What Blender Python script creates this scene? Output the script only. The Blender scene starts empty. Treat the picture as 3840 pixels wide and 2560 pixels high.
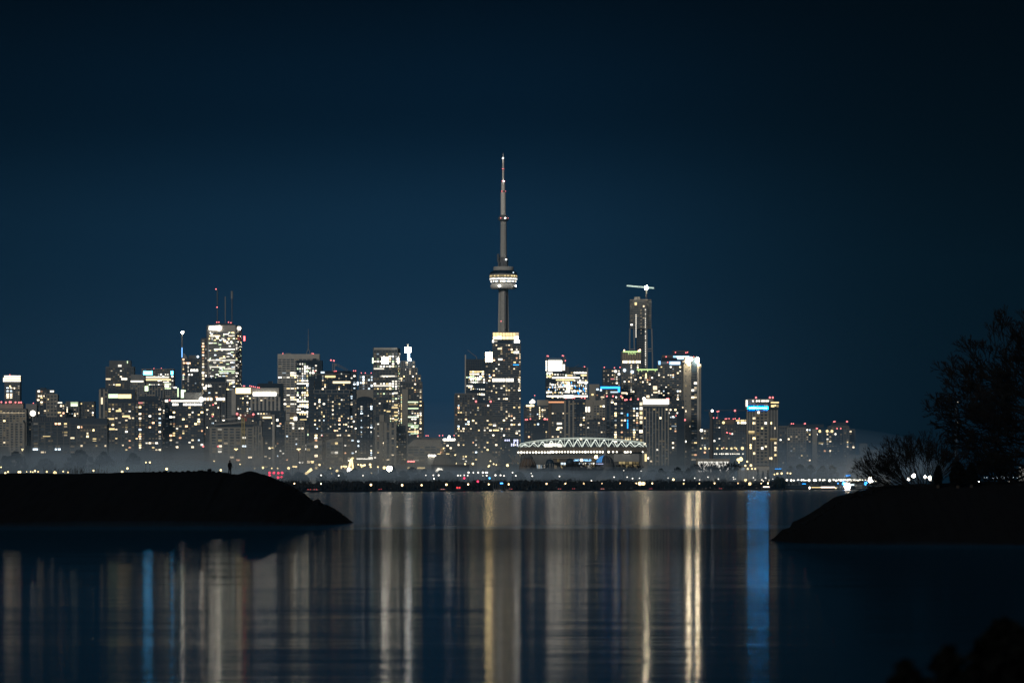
import bpy, math, random
from mathutils import Vector, Matrix, Quaternion
R = math.radians
C = bpy.context.scene.collection
S = bpy.context.scene
FPX = 17738.0      # focal length in pixels of the 3840 px wide photograph
HZ = 1821.0        # horizon row
HC = 4.7           # camera height above the lake
# ---------------------------------------------------------------- camera
cd = bpy.data.cameras.new('camera'); cam = bpy.data.objects.new('camera', cd); C.objects.link(cam)
cam.location = (0, 0, HC); cam.rotation_euler = (R(90), 0, 0)
cd.sensor_width = 36; cd.lens = 36*FPX/3840; cd.shift_y = (HZ-1280)/3840
cd.clip_start = 1; cd.clip_end = 60000
cd.dof.use_dof = True; cd.dof.focus_distance = 3500; cd.dof.aperture_fstop = 2.8
S.camera = cam
S.view_settings.view_transform = 'Standard'; S.view_settings.look = 'None'
S.view_settings.exposure = 0; S.view_settings.gamma = 1
S.cycles.max_bounces = 5; S.cycles.diffuse_bounces = 1; S.cycles.glossy_bounces = 3
S.cycles.volume_bounces = 1; S.cycles.sample_clamp_indirect = 4; S.cycles.sample_clamp_direct = 0
S.cycles.use_denoising = True; S.cycles.caustics_reflective = False
# ---------------------------------------------------------------- sky
W = bpy.data.worlds.new('World'); S.world = W; W.use_nodes = True
nt = W.node_tree; nt.nodes.clear()
def N(t, **k):
    n = nt.nodes.new(t)
    for a, b in k.items(): setattr(n, a, b)
    return n
def M_(op, a, b=None, c=None, clamp=False):
    n = nt.nodes.new('ShaderNodeMath'); n.operation = op; n.use_clamp = clamp
    for i, v in enumerate((a, b, c)):
        if v is None: continue
        if isinstance(v, (int, float)): n.inputs[i].default_value = v
        else: nt.links.new(v, n.inputs[i])
    return n.outputs[0]
tc = N('ShaderNodeTexCoord'); sx = N('ShaderNodeSeparateXYZ'); nt.links.new(tc.outputs['Generated'], sx.inputs[0])
DX, DY, DZ = sx.outputs
elev = M_('MAXIMUM', DZ, 0.0)
ramp = N('ShaderNodeValToRGB'); nt.links.new(M_('DIVIDE', elev, 0.30), ramp.inputs[0])
cr = ramp.color_ramp; cr.interpolation = 'EASE'
stops = [(0.0, (.0110, .031, .060)), (.07, (.0100, .0325, .066)), (.17, (.0046, .0205, .046)), (.27, (.0010, .0066, .0175)), (.36, (.0002, .0022, .0064)), (1, (.0005, .0022, .0050))]
while len(cr.elements) < len(stops): cr.elements.new(0.5)
for e, (p, c) in zip(cr.elements, stops): e.position = p; e.color = (*c, 1)
az = M_('ARCTAN2', DX, DY)
# the glow over the city falls off to the left and, faster, to the right
gl = M_('SUBTRACT', az, -0.012)
right = M_('MAXIMUM', gl, 0.0); left = M_('MINIMUM', gl, 0.0)
q = M_('ADD', M_('POWER', M_('DIVIDE', right, 0.066), 2.0), M_('POWER', M_('DIVIDE', M_('ABSOLUTE', left), 0.135), 2.0))
fall = M_('ADD', M_('MULTIPLY', M_('EXPONENT', M_('MULTIPLY', q, -1.0)), 0.99), 0.01)
mul = N('ShaderNodeVectorMath', operation='SCALE'); nt.links.new(ramp.outputs[0], mul.inputs[0]); nt.links.new(fall, mul.inputs['Scale'])
# dim afterglow in the west, behind the camera
back = M_('MULTIPLY', M_('MAXIMUM', M_('MULTIPLY', DY, -1.0), 0.0), M_('MAXIMUM', DZ, 0.0))
bk = N('ShaderNodeVectorMath', operation='SCALE'); bk.inputs[0].default_value = (.16, .17, .19); nt.links.new(back, bk.inputs['Scale'])
add = N('ShaderNodeVectorMath', operation='ADD'); nt.links.new(mul.outputs[0], add.inputs[0]); nt.links.new(bk.outputs[0], add.inputs[1])
bg1 = N('ShaderNodeBackground'); nt.links.new(add.outputs[0], bg1.inputs[0]); bg1.inputs[1].default_value = 1.0
sky = N('ShaderNodeTexSky'); sky.sky_type = 'NISHITA'; sky.sun_disc = False
sky.sun_elevation = R(-4); sky.sun_rotation = R(200); sky.altitude = 100
bg2 = N('ShaderNodeBackground'); nt.links.new(sky.outputs[0], bg2.inputs[0]); bg2.inputs[1].default_value = 0.0008
ad = N('ShaderNodeAddShader'); nt.links.new(bg1.outputs[0], ad.inputs[0]); nt.links.new(bg2.outputs[0], ad.inputs[1])
wo = N('ShaderNodeOutputWorld'); nt.links.new(ad.outputs[0], wo.inputs[0])
# added fill lamp behind the camera, standing for afterglow and city light on facades
sl = bpy.data.lights.new('facade_fill_light', 'SUN'); so = bpy.data.objects.new('facade_fill_light', sl); C.objects.link(so)
sl.energy = 1.25; sl.angle = R(12); sl.color = (1.0, .96, .90)
so.rotation_euler = (R(90-20), 0, R(-18))
# ---------------------------------------------------------------- helpers
def P(px, py, D, dd=0.0):
    """a point of the place from its pixel and its distance"""
    return ((px-1920)/FPX*D, D+dd, HC-(py-HZ)/FPX*D)
def tag(o, label=None, cat=None, group=None, kind=None):
    if label: o['label'] = label
    if cat: o['category'] = cat
    if group: o['group'] = group
    if kind: o['kind'] = kind
    return o
def empty(name, loc, rz=0):
    o = bpy.data.objects.new(name, None); C.objects.link(o); o.location = loc; o.rotation_euler = (0, 0, rz); return o
MATS = {}
def diff(name, col, rough=.85, var=.25, scale=.15, spec=.2, metal=0.0):
    if name in MATS: return MATS[name]
    m = bpy.data.materials.new(name); m.use_nodes = True; t = m.node_tree; b = t.nodes['Principled BSDF']
    b.inputs['Roughness'].default_value = rough; b.inputs['Specular IOR Level'].default_value = spec; b.inputs['Metallic'].default_value = metal
    tcn = t.nodes.new('ShaderNodeTexCoord'); nz = t.nodes.new('ShaderNodeTexNoise'); nz.inputs['Scale'].default_value = scale; nz.inputs['Detail'].default_value = 4
    t.links.new(tcn.outputs['Object'], nz.inputs['Vector'])
    mx = t.nodes.new('ShaderNodeMix'); mx.data_type = 'RGBA'
    mx.inputs[6].default_value = (*[c*(1-var) for c in col], 1); mx.inputs[7].default_value = (*[min(1, c*(1+var)) for c in col], 1)
    t.links.new(nz.outputs['Fac'], mx.inputs[0]); t.links.new(mx.outputs[2], b.inputs['Base Color'])
    MATS[name] = m; return m
def emit(name, col, s, sample=False):
    if name in MATS: return MATS[name]
    m = bpy.data.materials.new(name); m.use_nodes = True; t = m.node_tree; t.nodes.clear()
    e = t.nodes.new('ShaderNodeEmission'); e.inputs[0].default_value = (*col, 1); e.inputs[1].default_value = s
    o = t.nodes.new('ShaderNodeOutputMaterial'); t.links.new(e.outputs[0], o.inputs[0])
    m.cycles.emission_sampling = 'FRONT_BACK' if sample else 'NONE'
    MATS[name] = m; return m
COL = {'warm': (1, .80, .52), 'white': (1, .93, .78), 'yellow': (1, .76, .36), 'cool': (.72, .88, 1), 'orange': (1, .52, .28), 'green': (.80, 1, .62), 'blue': (.02, .34, 1), 'lilac': (.66, .68, 1)}
LV = {0: .045, 1: .12, 2: .40, 3: 1.6, 4: 3.6}
def L(c, lv): return emit('%s_window_light_%d' % (c, lv), COL[c], LV[lv])
def G(c, s): return emit('%s_lamp_light_%d' % (c, s), COL[c], s*.42 if s <= 9 else s, True)
RED = emit('red_beacon_light', (1, .22, .22), 2.3, False)
wall = {
 'pale': diff('pale_stone', (.33, .32, .29)), 'beige': diff('beige_precast', (.235, .222, .19)), 'grey': diff('grey_concrete', (.18, .185, .18)),
 'mid': diff('weathered_concrete', (.098, .104, .105)), 'brown': diff('brown_brick', (.105, .09, .072)), 'dark': diff('dark_curtain_wall', (.020, .035, .052), .5),
 'black': diff('black_steel', (.008, .018, .029), .5), 'blueglass': diff('blue_tinted_glass', (.03, .04, .055), .35), 'white': diff('white_panel', (.5, .49, .45)),
 'steel': diff('painted_steel', (.22, .22, .21), .6), 'redsteel': diff('red_painted_steel', (.4, .09, .07), .6), 'yellowsteel': diff('yellow_painted_steel', (.55, .44, .14), .6)}
GLS = diff('unlit_window_glass', (.026, .040, .056), .3, spec=.3)
def mesh(name, V, F, mats, mi=None, parent=None, org=(0, 0, 0), smooth=False):
    me = bpy.data.meshes.new(name)
    me.from_pydata([(v[0]-org[0], v[1]-org[1], v[2]-org[2]) for v in V], [], F)
    for m in (mats if isinstance(mats, (list, tuple)) else [mats]): me.materials.append(m)
    if mi is not None: me.polygons.foreach_set('material_index', mi)
    if smooth: me.polygons.foreach_set('use_smooth', [True]*len(me.polygons))
    me.update()
    o = bpy.data.objects.new(name, me); C.objects.link(o)
    if parent is not None: o.parent = parent
    else: o.location = org
    return o
class MB:
    def __init__(s): s.V = []; s.F = []; s.mi = []
    def quad(s, a, b, c, d, mi=0):
        n = len(s.V); s.V += [a, b, c, d]; s.F.append((n, n+1, n+2, n+3)); s.mi.append(mi)
    def box(s, x0, x1, y0, y1, z0, z1, mi=0):
        n = len(s.V)
        s.V += [(x0, y0, z0), (x1, y0, z0), (x1, y1, z0), (x0, y1, z0), (x0, y0, z1), (x1, y0, z1), (x1, y1, z1), (x0, y1, z1)]
        for f in ((0, 3, 2, 1), (4, 5, 6, 7), (0, 1, 5, 4), (1, 2, 6, 5), (2, 3, 7, 6), (3, 0, 4, 7)):
            s.F.append(tuple(n+i for i in f)); s.mi.append(mi)
    def bar(s, a, b, r0, r1=None, n=4, mi=0, cap=True):
        r1 = r0 if r1 is None else r1
        a = Vector(a); b = Vector(b); d = b-a
        if d.length < 1e-6: return
        d.normalize(); u = d.orthogonal().normalized(); v = d.cross(u); k = len(s.V)
        for c, r in ((a, r0), (b, r1)):
            for i in range(n):
                t = 2*math.pi*(i+.5)/n; s.V.append(tuple(c+u*math.cos(t)*r+v*math.sin(t)*r))
        for i in range(n):
            j = (i+1) % n; s.F.append((k+i, k+j, k+n+j, k+n+i)); s.mi.append(mi)
        if cap: s.F += [tuple(k+i for i in reversed(range(n))), tuple(k+n+i for i in range(n))]; s.mi += [mi, mi]
    def ball(s, c, r, n=8, m=6, mi=0, sz=1.0):
        k = len(s.V); c = Vector(c)
        for j in range(1, m):
            ph = math.pi*j/m
            for i in range(n):
                t = 2*math.pi*i/n; s.V.append((c.x+r*math.sin(ph)*math.cos(t), c.y+r*math.sin(ph)*math.sin(t), c.z+r*sz*math.cos(ph)))
        tp = len(s.V); s.V += [(c.x, c.y, c.z+r*sz), (c.x, c.y, c.z-r*sz)]
        for j in range(m-2):
            for i in range(n):
                a = k+j*n+i; b = k+j*n+(i+1) % n; s.F.append((a, a+n, b+n, b)); s.mi.append(mi)
        for i in range(n):
            s.F.append((tp, k+i, k+(i+1) % n)); s.mi.append(mi)
            s.F.append((tp+1, k+(m-2)*n+(i+1) % n, k+(m-2)*n+i)); s.mi.append(mi)
    def lathe(s, cx, cy, prof, n=32, mi=0):
        """prof: list of (radius, z)"""
        k = len(s.V)
        for r, z in prof:
            for i in range(n):
                t = 2*math.pi*i/n; s.V.append((cx+r*math.cos(t), cy+r*math.sin(t), z))
        for j in range(len(prof)-1):
            for i in range(n):
                a = k+j*n+i; b = k+j*n+(i+1) % n; s.F.append((a, b, b+n, a+n)); s.mi.append(mi)
    def build(s, name, mats, parent=None, org=(0, 0, 0), smooth=False): return mesh(name, s.V, s.F, mats, s.mi, parent, org, smooth)
def child(root, name, mb, mats, smooth=False): return mb.build(name, mats, root, tuple(root.location), smooth)
_pane = {}
def pane_mesh(m):
    if m.name not in _pane:
        me = bpy.data.meshes.new('window'); me.from_pydata([(-.5, 0, -.5), (.5, 0, -.5), (.5, 0, .5), (-.5, 0, .5)], [], [(0, 1, 2, 3)]); me.materials.append(m); _pane[m.name] = me
    return _pane[m.name]
_bead = {}
def bead(root, name, loc, r, m):
    if (m.name, name) not in _bead:
        b = MB(); b.ball((0, 0, 0), 1, 8, 6); o = b.build(name, m, None, smooth=True); _bead[(m.name, name)] = o.data
    else:
        o = bpy.data.objects.new(name, _bead[(m.name, name)]); C.objects.link(o)
    o.scale = (r, r, r); o.parent = root; o.location = Vector(loc)-(root.location if root else Vector()); return o
PAL = {'w': [('warm', 42), ('white', 22), ('yellow', 22), ('cool', 6), ('orange', 8)], 'o': [('white', 60), ('yellow', 22), ('green', 10), ('cool', 8)],
       'g': [('green', 60), ('white', 25), ('yellow', 15)], 'c': [('cool', 55), ('white', 25), ('warm', 20)], 'y': [('yellow', 60), ('warm', 30), ('white', 10)]}
def pick(rng, pal):
    t = rng.random()*100
    for c, w in PAL[pal]:
        t -= w
        if t <= 0: return c
    return PAL[pal][0][0]
GROUND = 1.0
class Bld:
    def __init__(s, name, label, cat, x0, x1, D, depth=30, seed=1, group='buildings of the city skyline'):
        s.D = D; s.depth = depth; s.rng = random.Random(seed*7919+int(x0)); s.px0 = x0; s.px1 = x1
        s.root = empty(name, (((x0+x1)/2-1920)/FPX*D, D, GROUND)); tag(s.root, label, cat, group)
        s.k = D/FPX; s.nlit = 0; s.stuff = MB(); s.smats = []; s.sidx = {}
    def c(s, name, mb, mats, smooth=False): return child(s.root, name, mb, mats, smooth)
    def vol(s, x0, x1, y0, y1=None, mat='dark', name='wall', dd=0, depth=None):
        z1 = P(0, y0, s.D)[2]; z0 = GROUND if y1 is None else P(0, y1, s.D)[2]
        b = MB(); b.box(P(x0, 0, s.D)[0], P(x1, 0, s.D)[0], s.D+dd, s.D+dd+(depth or s.depth), z0, z1)
        return s.c(name, b, wall[mat])
    def relief(s, x0, x1, y0, y1, style, mat='grey', dxm=3.8, dym=3.4, dd=0, depthm=.7, frac=.35, seg=None, name=None):
        """floor slabs, pilasters or both, standing proud of the wall"""
        D = s.D; X0 = P(x0, 0, D)[0]; X1 = P(x1, 0, D)[0]; Z1 = P(0, y0, D)[2]; Z0 = P(0, y1, D)[2]; Y = D+dd
        b = MB()
        if style in ('bands', 'frame'):
            n = max(1, round((Z1-Z0)/dym)); h = (Z1-Z0)/n
            for i in range(n+1): b.box(X0-.05, X1+.05, Y-depthm, Y-.02, Z0+i*h-h*frac/2, Z0+i*h+h*frac/2)
            s.c(name or 'floor_slab', b, wall[mat]); b = MB()
        if style in ('slats', 'frame'):
            n = max(1, round((X1-X0)/dxm)); w = (X1-X0)/n; f = frac*(.8 if style == 'frame' else 1)
            for i in range(n+1): b.box(X0+i*w-w*f/2, X0+i*w+w*f/2, Y-depthm-.15, Y-.02, Z0, Z1)
            s.c('pilaster', b, wall[mat])
    def lit(s, cx, cz, Y, w, h, m, ang=0, name='window'):
        if s.nlit < 100:
            o = bpy.data.objects.new(name, pane_mesh(m)); C.objects.link(o); o.parent = s.root
            o.location = (cx-s.root.location.x, Y-s.root.location.y, cz-GROUND); o.scale = (w, 1, h); o.rotation_euler = (0, 0, ang); s.nlit += 1
        else: s.dim(cx, cz, Y, w, h, m, ang)
    def dim(s, cx, cz, Y, w, h, m, ang=0):
        if m.name not in s.sidx: s.sidx[m.name] = len(s.smats); s.smats.append(m)
        dx = w/2*math.cos(ang); dy = w/2*math.sin(ang)
        s.stuff.quad((cx-dx, Y-dy, cz-h/2), (cx+dx, Y+dy, cz-h/2), (cx+dx, Y+dy, cz+h/2), (cx-dx, Y-dy, cz+h/2), s.sidx[m.name])
    def wins(s, x0, x1, y0, y1, p=.12, pal='w', dxm=3.8, dym=3.4, run=0, dd=0, unlit=True, wf=.62, hf=.54, seg=None, lift=.12, dimp=.35, big=1.0, hot=.5):
        D = s.D; X0 = P(x0, 0, D)[0]; X1 = P(x1, 0, D)[0]; Z1 = P(0, y0, D)[2]; Z0 = P(0, y1, D)[2]; Ya = Yb = D+dd
        if seg: X0 = (seg[0][0]-1920)/FPX*(D+seg[0][1]); X1 = (seg[1][0]-1920)/FPX*(D+seg[1][1]); Ya = D+seg[0][1]; Yb = D+seg[1][1]
        ln = math.hypot(X1-X0, Yb-Ya); ang = math.atan2(Yb-Ya, X1-X0)
        nx = max(1, round(ln/dxm)); nz = max(1, round((Z1-Z0)/dym)); w = ln/nx; h = (Z1-Z0)/nz; r = s.rng
        ox = math.sin(ang)*lift; oy = -math.cos(ang)*lift
        cells = []
        colb = [r.random() < .25 for _ in range(nx)]
        mood = r.choice((0, 0, 1, 2))
        for j in range(nz):
            rowf = (1.0 if mood != 2 else r.choice((.4, .6, 1, 1.9))) if not run else (r.choice((.15, .3, .6, 1.6, 3.2)))
            prev = False
            for i in range(nx):
                t = (i+.5)/nx; cx = X0+(X1-X0)*t+ox; cy = Ya+(Yb-Ya)*t+oy; cz = Z0+(j+.5)*h
                pp = 1.36*p*rowf*((1.7 if colb[i] else .75) if mood != 1 else (2.9 if colb[i] else .4))
                if prev: pp = min(.95, pp*(1+run*4)+run*.35)
                prev = r.random() < pp
                if prev:
                    lv = 4 if r.random() < hot*.42 else (3 if r.random() < hot*.9 else (2 if r.random() < .65 else 1))
                    sc = big*(1.15 if lv == 4 else 1)
                    cells.append((lv, cx, cz, cy, w*wf*sc*(.75+.4*r.random()), h*hf*sc, L(pick(r, pal), lv)))
                elif unlit:
                    q_ = r.random(); lv = None
                    if q_ < dimp*.3: m = L('warm', 1)
                    elif q_ < dimp*.6: m = L('white', 0)
                    elif q_ < dimp: m = L('cool', 0)
                    else: m = GLS
                    s.dim(cx, cz, cy, w*wf, h*hf, m, ang)
        cells.sort(key=lambda c_: -c_[0])
        for c_ in cells: s.lit(*c_[1:7], ang=ang)
    def row(s, x0, x1, y0, y1, m, dd=-.5, name='lit_band', t=.4, r=0):
        b = MB(); D = s.D
        b.box(P(x0, 0, D)[0], P(x1, 0, D)[0], D+dd-t, D+dd, P(0, y1, D)[2], P(0, y0, D)[2]); return s.c(name, b, m)
    def cells(s, x0, x1, y0, y1, n, mats, p=1.0, dd=-.3, gap=.15, name='window'):
        """one storey of n lit windows, with gaps"""
        D = s.D; w = (x1-x0)/n
        for i in range(n):
            if s.rng.random() < p: s.lit(P(x0+(i+.5)*w, 0, D)[0], P(0, (y0+y1)/2, D)[2], D+dd, w*(1-gap)*s.k, abs(y1-y0)*s.k, s.rng.choice(mats), name=name)
    def beacon(s, pts, r=1.7, m=None):
        for x, y in pts: bead(s.root, 'beacon_light', P(x, y, s.D-1.5), r*.54*s.D/8000, m or RED)
    def bulb(s, pts, r=1.8, m=None, name='roof_lamp'):
        for x, y in pts: bead(s.root, name, P(x, y, s.D-2.5), r*s.D/8000, m or G('white', 8))
    def mast(s, x, y0, y1, r=.8, r1=None, mat='steel', dd=8, name='mast'):
        b = MB(); a = P(x, y0, s.D); c = P(x, y1, s.D); b.bar((c[0], s.D+dd, c[2]), (a[0], s.D+dd, a[2]), r, r1 if r1 is not None else r*.5, 6); return s.c(name, b, wall[mat])
    def disc(s, x, y, rpx, m, dd=-.6, name='sign', t=.8):
        b = MB(); c = P(x, y, s.D); b.bar((c[0], s.D+dd, c[2]), (c[0], s.D+dd-t, c[2]), rpx*s.k, None, 24); return s.c(name, b, m)
    def end(s):
        if s.stuff.F:
            o = s.c('window', s.stuff, s.smats); o['kind'] = 'stuff'
        kids = list(s.root.children); top = [o for o in kids if o.name.startswith(('penthouse', 'crown', 'setback'))]
        if top:
            for o in kids:
                if o.name.startswith(('beacon_light', 'roof_lamp')) and top[0] is not o: o.parent = top[0]
            cr_ = [o for o in top if o.name.startswith('crown')]
            for o in kids:
                if cr_ and o.name.startswith(('sign', 'screen', 'neon_sign', 'floodlight')): o.parent = cr_[0]
def T(name, label, cat, x0, x1, yt, D, style, body, rel, p, pal='w', yb=None, pent=None, done=False, seed=1, depth=30, **k):
    """one building: body, relief, windows; returned open for more parts"""
    b = Bld(name, label, cat, x0, x1, D, depth, seed)
    b.vol(x0, x1, yt, None, body)
    if pent: b.vol(pent[0], pent[1], pent[2], yt, pent[3] if len(pent) > 3 else body, 'penthouse', 4, depth-8)
    dx = k.pop('dxm', 3.8); dy = k.pop('dym', 3.4); fr = k.pop('frac', .35); top = k.pop('wt', yt+5); hid = k.pop('hid', 1790)
    if style in ('bands', 'slats', 'frame'): b.relief(x0, x1, top, hid, style, rel, dx, dy, frac=fr)
    b.wins(x0+1, x1-1, top, hid, p, pal, dx, dy, **k)
    if done: b.end()
    return b
# ================================================================ the city, from left to right
TW = 'tower'; CT = 'condo_tower'; OT = 'office_tower'; AP = 'apartment_block'
# ---- far left
b = T(CT, 'slim banded tower with a brilliant white-yellow striped crown at the far left', TW, 17, 75, 1431, 7900, 'bands', 'mid', 'grey', .14, hid=1512, depth=25)
for i in range(5): b.row(16, 77, 1408.5+i*4.6, 1411.6+i*4.6, G('yellow', 5) if i % 2 else G('white', 6))
b.vol(15, 76, 1407, 1431, 'white', 'crown'); b.cells(22, 60, 1452, 1500, 1, [L('warm', 3)], 0); b.row(12, 17, 1416, 1431, G('white', 5), name='corner_light')
for y in (1453, 1466, 1478, 1484, 1490): b.cells(22, 48, y-2.5, y+2.5, 2, [L('warm', 4), L('cool', 4)], .8, gap=.35)
b.beacon([(37, 1405)]); b.end()
b = T(AP, 'pale apartment block with five red roof beacons cut by the left edge of the picture', 'apartment block', -40, 97, 1532, 6500, 'frame', 'mid', 'beige', .06, pent=(-30, 45, 1512, 'beige'), hid=1672, dxm=4.4, frac=.42)
b.vol(45, 86, 1510, 1532, 'beige', 'penthouse', 2, 20); b.row(-30, 92, 1546, 1549.5, L('warm', 2)); b.cells(-20, 90, 1545, 1550, 14, [L('white', 4), L('warm', 3)], .5, dd=-.8, gap=.4)
b.beacon([(5, 1507), (22, 1508.5), (36, 1507), (41, 1507), (58, 1508), (71, 1508.5), (79, 1508)], 2.6); b.end()
b = T(AP, 'low beige block with a central pilaster in front of the left-edge apartments', 'apartment block', 37, 88, 1580, 6380, 'slats', 'beige', 'beige', .05, hid=1690, frac=.5, dxm=6, done=True)
b = T('mechanical_tower', 'plain grey stair tower beside a big round white lamp', TW, 97, 138, 1514, 6560, 'none', 'grey', 'grey', .02, hid=1640, wt=1560, depth=20)
b.beacon([(125, 1511)]); b.end()
o = empty('globe_lamp', P(123, 1563, 6480)); tag(o, 'big round white globe lamp on the grey block at the left', 'lamp')
m_ = MB(); c_ = P(123, 1549, 6480); m_.ball(c_, 3.95, 20, 14); child(o, 'lamp_head', m_, G('white', 7), True)
m_ = MB(); m_.bar((c_[0], c_[1]+2, 2), (c_[0], c_[1]+2, c_[2]-3.5), .8); child(o, 'pole', m_, wall['steel'])
b = T(CT, 'dark tower with vertical stripes and two bright lamps at its top corners', TW, 136, 176, 1458, 7400, 'slats', 'dark', 'mid', .11, hid=1560, dxm=5, frac=.2, pent=(150, 168, 1453))
b.vol(176, 215, 1479, None, 'mid', dd=-3); b.relief(176, 215, 1479, 1560, 'frame', 'beige', 6, 6, dd=-3); b.wins(177, 214, 1484, 1560, .14, 'w', dd=-3)
b.vol(176, 198, 1460, 1479, 'dark', 'penthouse'); b.row(141, 150, 1463, 1470, G('white', 5)); b.row(188, 202, 1464, 1470, G('white', 5))
b.cells(141, 168, 1482, 1487, 3, [L('warm', 4)], 1, gap=.4); b.end()
b = T(AP, 'small dark tower with two lamps over its roof between two wider ones', TW, 215, 243, 1512, 7300, 'frame', 'dark', 'mid', .1, hid=1562)
b.row(217, 233, 1507, 1511.5, G('white', 4)); b.row(217, 229, 1544, 1548, G('yellow', 4)); b.end()
b = T(AP, 'low tower with a glowing greenish crown room', TW, 246, 296, 1504, 7350, 'slats', 'mid', 'grey', .12, hid=1562, wt=1524)
b.row(265, 292, 1507, 1523, G('green', 2)); b.cells(266, 291, 1515, 1522, 4, [G('white', 5)], 1, dd=-1); b.end()
b = T(AP, 'dark low tower with few lights left of the gap of sky', TW, 300, 353, 1504, 7450, 'frame', 'dark', 'mid', .12, hid=1568, done=True)
b = T(AP, 'long low slab with pale horizontal lines and a dark top storey', 'apartment block', 120, 286, 1578, 6300, 'frame', 'dark', 'mid', .11, hid=1700, dxm=9, dym=3.9, frac=.2)
b.vol(124, 288, 1564, 1578, 'blueglass', 'penthouse', 3, 20); b.relief(124, 288, 1564, 1578, 'slats', 'mid', 3, dd=3, frac=.25)
b.row(161, 189, 1634, 1636.5, G('yellow', 3)); b.end()
b = T(AP, 'lower dim slab right of the long one with a stepped dark roof', 'apartment block', 288, 402, 1590, 6200, 'bands', 'mid', 'mid', .06, hid=1700, frac=.25, dym=4.2, pent=(262, 402, 1568, 'dark'))
b.row(348, 361, 1643, 1646, G('yellow', 4)); b.row(348, 361, 1651, 1653, G('yellow', 3)); b.end()
b = T(CT, 'hazy grey banded tower with a setback top left of the blue-signed block', TW, 396, 502, 1374, 8100, 'bands', 'mid', 'mid', .05, hid=1490, pent=(409, 489, 1351, 'mid'), frac=.4)
b.row(443, 456, 1367, 1375, G('white', 3)); b.row(455, 477, 1417, 1424, G('white', 5)); b.row(397, 415, 1418, 1424, G('warm', 3)); b.row(434, 452, 1439, 1446, L('yellow', 3)); b.row(476, 480, 1353, 1362, G('green', 3)); b.end()
b = T(AP, 'striped concrete block stepping down beside the grey banded tower', 'apartment block', 375, 436, 1454, 7600, 'slats', 'dark', 'beige', .05, hid=1570, dxm=6, frac=.5)
b.cells(378, 386, 1490, 1515, 1, [L('warm', 3)], 1); b.end()
b = T(CT, 'dark tower with a wide glowing green and yellow band near its top', TW, 404, 506, 1460, 7000, 'frame', 'dark', 'mid', .10, hid=1690, dxm=5.2, wt=1512)
b.row(407, 443, 1477, 1492, G('green', 4)); b.row(444, 492, 1478, 1493, G('yellow', 5)); b.row(403, 428, 1567, 1573, G('yellow', 3)); b.row(403, 430, 1605, 1611, G('yellow', 4)); b.row(435, 455, 1537, 1543, L('yellow', 3)); b.row(459, 487, 1557, 1564, L('yellow', 3)); b.end()
b = T(AP, 'grey ribbed block with one bright line of lights near its roof', 'office block', 490, 542, 1404, 7900, 'slats', 'grey', 'grey', .04, 'o', hid=1500, wt=1436)
b.row(490, 538, 1427, 1432, G('white', 5)); b.end()
b = T(OT, 'office block with a glowing blue-white sign and bright office floors', 'office block', 530, 652, 1382, 8000, 'bands', 'mid', 'grey', .10, 'o', run=1, hid=1470, wt=1384)
b.row(538, 571, 1391, 1405, emit('sky_blue_sign_light', (.06, .48, 1), 18, True), name='sign'); b.row(641, 649, 1391, 1404, emit('sky_blue_sign_light', (.06, .48, 1), 18, True), name='sign')
b.row(539, 634, 1411, 1417, G('white', 3)); b.row(543, 641, 1421, 1426, G('yellow', 5)); b.row(612, 634, 1430, 1434, G('white', 4)); b.row(617, 641, 1437, 1442, G('green', 4)); b.row(617, 634, 1444, 1451, G('white', 5)); b.row(618, 641, 1454, 1458, L('green', 3))
b.beacon([(577, 1381), (605, 1380)], 1.3); b.end()
b = T(AP, 'concrete hall with tall ribs and a green-white lit square on its left', 'office block', 540, 612, 1443, 7700, 'slats', 'dark', 'grey', .03, hid=1492, dxm=4.5, frac=.4)
b.row(543, 556, 1447, 1466, G('green', 5)); b.end()
b = T(AP, 'dark block with a lit hook-shaped canopy edge', 'office block', 620, 672, 1460, 7650, 'frame', 'dark', 'grey', .02, hid=1490)
b.row(651, 663, 1450, 1456, G('white', 5)); b.row(665.5, 670, 1454, 1488, L('green', 3)); b.end()
b = T(AP, 'low block with a bright green-white upright sign beside the long lit roof', 'office block', 676, 700, 1470, 7500, 'none', 'mid', 'mid', 0, unlit=False, hid=1492)
b.row(679, 689, 1461, 1491, G('green', 6), name='sign'); b.row(689, 696, 1462, 1468, G('green', 5), name='sign'); b.end()
b = T(OT, 'curved-top glass tower with a tall lamp-tipped spire', TW, 682, 748, 1345, 8200, 'bands', 'dark', 'mid', .14, 'o', hid=1478, wt=1350, frac=.25, dxm=4.5)
v = MB()
for i in range(8):
    t0, t1 = i/8, (i+1)/8; X = lambda t: P(682+t*22, 0, 8200)[0]; Z = lambda t: P(0, 1322+22*t*t, 8200)[2]
    for Y0, Y1 in ((8200, 8222),):
        k0 = len(v.V); v.V += [(X(t0), Y0, P(0, 1345, 8200)[2]), (X(t1), Y0, P(0, 1345, 8200)[2]), (X(t1), Y0, Z(t1)), (X(t0), Y0, Z(t0)), (X(t0), Y1, P(0, 1345, 8200)[2]), (X(t1), Y1, P(0, 1345, 8200)[2]), (X(t1), Y1, Z(t1)), (X(t0), Y1, Z(t0))]
        for f in ((0, 1, 2, 3), (5, 4, 7, 6), (3, 2, 6, 7), (1, 5, 6, 2), (4, 0, 3, 7)): v.F.append(tuple(k0+i_ for i_ in f)); v.mi.append(0)
b.c('sail_roof', v, wall['grey']); b.vol(708, 744, 1332, 1345, 'mid', 'penthouse'); b.mast(683, 1470, 1246, 1.1, .6, dd=-1.5, name='spire')
b.row(681.3, 684.7, 1303, 1340, emit('pale_blue_tube_light', (.2, .5, 1), 2.2), dd=-3); bead(b.root, 'spire_lamp', P(684, 1246, 8196), 2.2, G('white', 40)); b.bulb([(742, 1337)], 2, G('cool', 6))
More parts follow.
